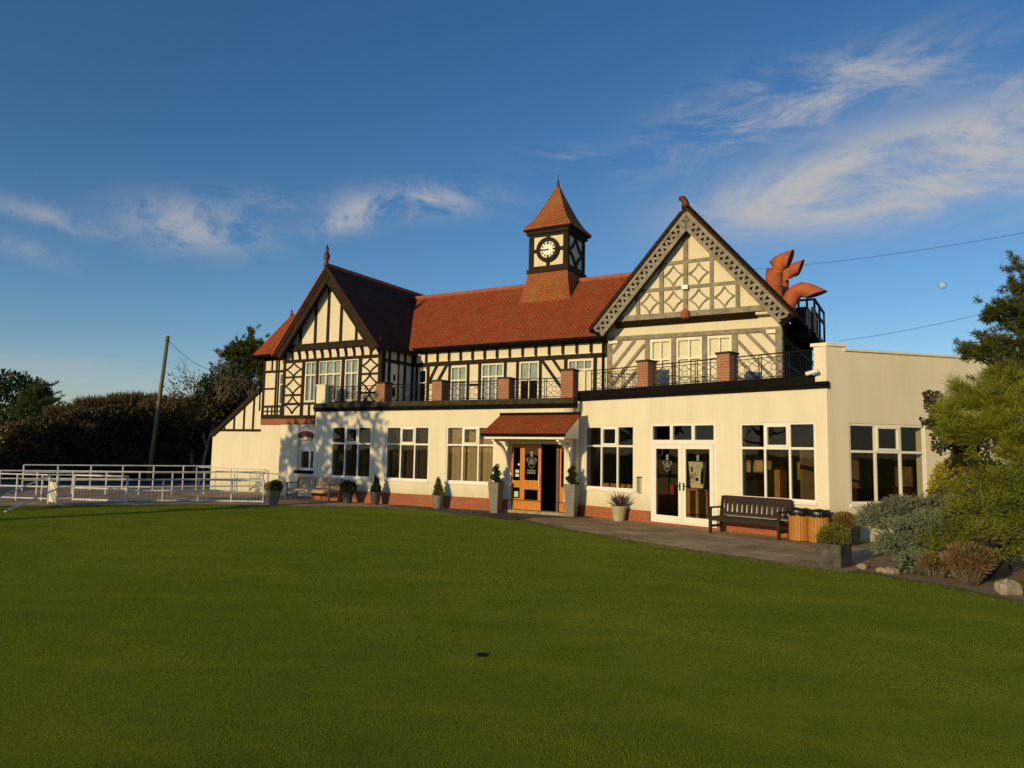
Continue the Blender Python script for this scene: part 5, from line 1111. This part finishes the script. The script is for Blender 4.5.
lb = lobes_px([(975, 520, 12.9, .42, .26), (1000, 510, 12.9, .46, .3), (1025, 505, 13.0, .55, .34), (955, 535, 12.7, .36, .22), (985, 540, 12.4, .42, .25), (1015, 535, 12.4, .46, .28), (1040, 530, 12.6, .5, .36), (945, 550, 12.5, .26, .16), (1000, 485, 13.3, .45, .3), (1035, 478, 13.4, .5, .35), (975, 495, 13.4, .36, .26)]); sprays('green_juniper', 'large arching bright green juniper at the right edge', lb[4], lb, 3800, 20, .30, .060, .013, 'juniper_green', .15, 7)
# upright brown heather and a small reddish one
for (px_, py_, r_, h_, n, lab, sd) in ((980, 588, .42, .62, 5200, 'brown upright heather in front of the green juniper', 8), (945, 581, .24, .36, 2200, 'small reddish heather left of the brown heather', 9)):
    q = gnd(px_, py_); q = q+np.array([0, .25, 0]); rg = np.random.default_rng(sd); t = thing('heather', (q[0], q[1], 0), lab, 'shrub', 'right hand planting')
    az = rg.random(n)*2*PI; tilt = np.sqrt(rg.random(n))*.95; d_ = np.stack([np.cos(az)*np.sin(tilt), np.sin(az)*np.sin(tilt), np.cos(tilt)], 1); f_ = rg.uniform(.10, 1, n)**.6
    P = np.array([q[0], q[1], .02])+d_*f_[:, None]*np.array([r_*1.15, r_*1.0, h_]); leaves('foliage', P, d_+rg.normal(size=(n, 3))*.35, rg.uniform(.06, .13, n), rg.uniform(.012, .024, n), 'heather', t, rng=rg)
    m = MB()
    for j in range(90): a = rg.random()*2*PI; ti = math.sqrt(rg.random())*.9; e = np.array([q[0]+r_*1.1*math.cos(a)*math.sin(ti), q[1]+r_*math.sin(a)*math.sin(ti), h_*math.cos(ti)*.95]); m.tube([(q[0]+.1*math.cos(a), q[1]+.1*math.sin(a), .0), e], [.008, .004], 4)
    m.build('stems', 'bark_pale', t, True)

# -- trees standing outside the picture at the left, whose shade falls on the hedge and the wall
SUN_AZ, SUN_EL = R(40), R(12.8)          # degrees left of due back, height
sdir = np.array([-math.sin(SUN_AZ)*math.cos(SUN_EL), -math.cos(SUN_AZ)*math.cos(SUN_EL), math.sin(SUN_EL)])
shd = np.array([sdir[0], sdir[1], 0])/math.hypot(sdir[0], sdir[1])
def shade_tree(label, target, dist, zlo, zhi, r, n, leaf_, seed):
    """a tree dist metres towards the sun from a spot on the ground it shades between heights zlo and zhi"""
    q = np.array([target[0], target[1], 0.])+shd*dist; lift = dist*math.tan(SUN_EL); a, b = zlo+lift, zhi+lift; zc = (a+b)/2; hz = (b-a)/2
    return leafy_tree(label, q, b, [(0, 0, zc, r, r, hz), (-r*.6, .3, zc-hz*.2, r*.7, r*.7, hz*.7), (r*.6, -.3, zc+.1, r*.7, r*.7, hz*.75)], n, leaf_[0], leaf_[1], 'leaf_dark', 'tree', 'trees beyond the left of the picture', rng=np.random.default_rng(seed))
shade_tree('loose tree out of view casting dappled shade on the extension wall', FA(-2.9, 0, 0), 19, .2, 4.2, 1.7, 560, (.42, .32), 41)
shade_tree('denser tree out of view shading the railings and the arched window', FW(-6.05, 0, 0), 21, -.7, 2.9, 1.45, 900, (.42, .32), 43)
for k, (px_, py_, z1) in enumerate(((125, 420, 3.3), (158, 420, 3.6), (194, 420, 3.6))):
    q = at(px_, py_, 41); shade_tree(('first', 'second', 'third', 'fourth', 'fifth')[k]+' tree of a row out of view shading the hedge', q, 30+k, -3.5, z1, 2.15, 5200, (.36, .26), 50+k)

# ================================================================== SKY AND SUN
wd_ = bpy.data.worlds.new('World'); S.world = wd_; wd_.use_nodes = True; nt = wd_.node_tree; bg = nt.nodes['Background']
sk = nt.nodes.new('ShaderNodeTexSky'); sk.sky_type = 'NISHITA'; sk.sun_disc = False; sk.sun_elevation = SUN_EL; sk.sun_rotation = math.atan2(sdir[0], sdir[1]) % (2*PI)
sk.air_density = 1.0; sk.dust_density = .15; sk.ozone_density = 3.0; sk.altitude = 0
tc = nt.nodes.new('ShaderNodeTexCoord')
def blob(px_, py_, sx, sy, rot=0):
    """soft mask round a direction of the sky"""
    d = at(px_, py_, 1.)-np.array([0, 0, EYE]); d /= np.linalg.norm(d); rt = np.cross(d, [0, 0, 1.]); rt /= np.linalg.norm(rt); up_ = np.cross(rt, d)
    rt2 = rt*math.cos(rot)+up_*math.sin(rot); up2 = -rt*math.sin(rot)+up_*math.cos(rot); out = []
    for v, s_ in ((rt2, sx), (up2, sy)):
        n = nt.nodes.new('ShaderNodeVectorMath'); n.operation = 'DOT_PRODUCT'; L(nt, tc.outputs['Generated'], n.inputs[0]); n.inputs[1].default_value = tuple(v/s_)
        q = nt.nodes.new('ShaderNodeMath'); q.operation = 'POWER'; q.inputs[1].default_value = 2; ab = nt.nodes.new('ShaderNodeMath'); ab.operation = 'ABSOLUTE'; L(nt, n.outputs['Value'], ab.inputs[0]); L(nt, ab.outputs[0], q.inputs[0]); out.append(q.outputs[0])
    a = nt.nodes.new('ShaderNodeMath'); L(nt, out[0], a.inputs[0]); L(nt, out[1], a.inputs[1])
    fw = nt.nodes.new('ShaderNodeVectorMath'); fw.operation = 'DOT_PRODUCT'; L(nt, tc.outputs['Generated'], fw.inputs[0]); fw.inputs[1].default_value = tuple(d)
    e = nt.nodes.new('ShaderNodeMath'); e.operation = 'MULTIPLY'; L(nt, a.outputs[0], e.inputs[0]); e.inputs[1].default_value = -1
    x = nt.nodes.new('ShaderNodeMath'); x.operation = 'EXPONENT'; L(nt, e.outputs[0], x.inputs[0])
    g_ = nt.nodes.new('ShaderNodeMath'); g_.operation = 'GREATER_THAN'; L(nt, fw.outputs['Value'], g_.inputs[0]); g_.inputs[1].default_value = 0
    mu = nt.nodes.new('ShaderNodeMath'); mu.operation = 'MULTIPLY'; L(nt, x.outputs[0], mu.inputs[0]); L(nt, g_.outputs[0], mu.inputs[1]); return mu.outputs[0]
def cloudn(scale, stretch, rotz, lo, hi, detail=8):
    mp = nt.nodes.new('ShaderNodeMapping'); mp.inputs['Scale'].default_value = stretch; mp.inputs['Rotation'].default_value = (0, rotz, 0); L(nt, tc.outputs['Generated'], mp.inputs[0])
    n = nt.nodes.new('ShaderNodeTexNoise'); n.inputs['Scale'].default_value = scale; n.inputs['Detail'].default_value = detail; n.inputs['Roughness'].default_value = .68; n.inputs['Distortion'].default_value = .5; L(nt, mp.outputs[0], n.inputs['Vector'])
    r = nt.nodes.new('ShaderNodeMapRange'); r.interpolation_type = 'SMOOTHSTEP'; r.inputs[1].default_value = lo; r.inputs[2].default_value = hi; L(nt, n.outputs['Fac'], r.inputs[0]); return r.outputs[0]
def mul(a, b):
    n = nt.nodes.new('ShaderNodeMath'); n.operation = 'MULTIPLY'
    for i, v in enumerate((a, b)):
        if isinstance(v, (int, float)): n.inputs[i].default_value = v
        else: L(nt, v, n.inputs[i])
    return n.outputs[0]
def addn(*xs):
    r = xs[0]
    for y in xs[1:]:
        n = nt.nodes.new('ShaderNodeMath'); n.operation = 'ADD'; n.use_clamp = True; L(nt, r, n.inputs[0]); L(nt, y, n.inputs[1]); r = n.outputs[0]
    return r
c1 = cloudn(4.6, (1, 1, 2.4), R(12), .36, .58); c2 = cloudn(12, (1, 1, 1.7), R(-8), .36, .60); c3 = cloudn(7, (1.0, 1.0, 3.2), R(24), .40, .66)
mask_big = addn(blob(935, 165, .21, .055, R(2)), mul(blob(1040, 150, .20, .045), .9), mul(blob(800, 200, .12, .03, R(4)), .7))
mask_top = addn(mul(blob(850, 85, .13, .035, R(6)), 1.0), mul(blob(790, 120, .10, .03, R(12)), .8), mul(blob(700, 120, .11, .035, R(25)), .5), mul(blob(560, 158, .06, .014), .5), mul(blob(985, 88, .04, .014), .9))
mask_s = addn(blob(195, 226, .075, .030), mul(blob(430, 200, .085, .02, R(2)), .9), mul(blob(365, 212, .05, .02, R(8)), .8), mul(blob(50, 217, .06, .012, R(-8)), .6), mul(blob(335, 226, .04, .013, R(20)), .7), mul(blob(270, 200, .05, .012), .4), mul(blob(20, 248, .05, .012, R(-10)), .4))
mask_low = addn(mul(blob(60, 372, .25, .018), .7), mul(blob(150, 400, .18, .016), .5))
bs_ = nt.nodes.new('ShaderNodeMapRange'); bs_.inputs[3].default_value = .30; L(nt, c1, bs_.inputs[0]); cl = addn(mul(mul(bs_.outputs[0], mask_big), .95), mul(mul(c3, mask_top), .70), mul(mul(c2, mask_s), .72), mul(mul(cloudn(4, (1, 1, 9), 0, .36, .60), mask_low), .42))
hs = nt.nodes.new('ShaderNodeHueSaturation'); hs.inputs['Saturation'].default_value = 1.20; hs.inputs['Value'].default_value = 1.12; L(nt, sk.outputs[0], hs.inputs['Color'])
ccol = nt.nodes.new('ShaderNodeRGB'); ccol.outputs[0].default_value = (4.8, 4.7, 4.7, 1)
tn = mixc(nt, 1.0, hs.outputs[0], (1.06, .98, 1.02), 'MULTIPLY'); mx = mixc(nt, cl, tn, ccol.outputs[0]); L(nt, mx, bg.inputs[0]); bg.inputs[1].default_value = .10
sun = bpy.data.lights.new('sun', 'SUN'); sun.energy = 3.4; sun.angle = R(.55); sun.color = (1, .765, .385); so = bpy.data.objects.new('sun', sun); COL.objects.link(so)
so.rotation_euler = Vector(tuple(-sdir)).to_track_quat('-Z', 'Y').to_euler(); so.location = tuple(sdir*100)

S.view_settings.view_transform = 'Standard'; S.view_settings.look = 'None'; S.view_settings.exposure = 0; S.view_settings.gamma = 1
S.render.engine = 'CYCLES'; S.cycles.max_bounces = 8; S.cycles.transparent_max_bounces = 16; S.cycles.sample_clamp_indirect = 6
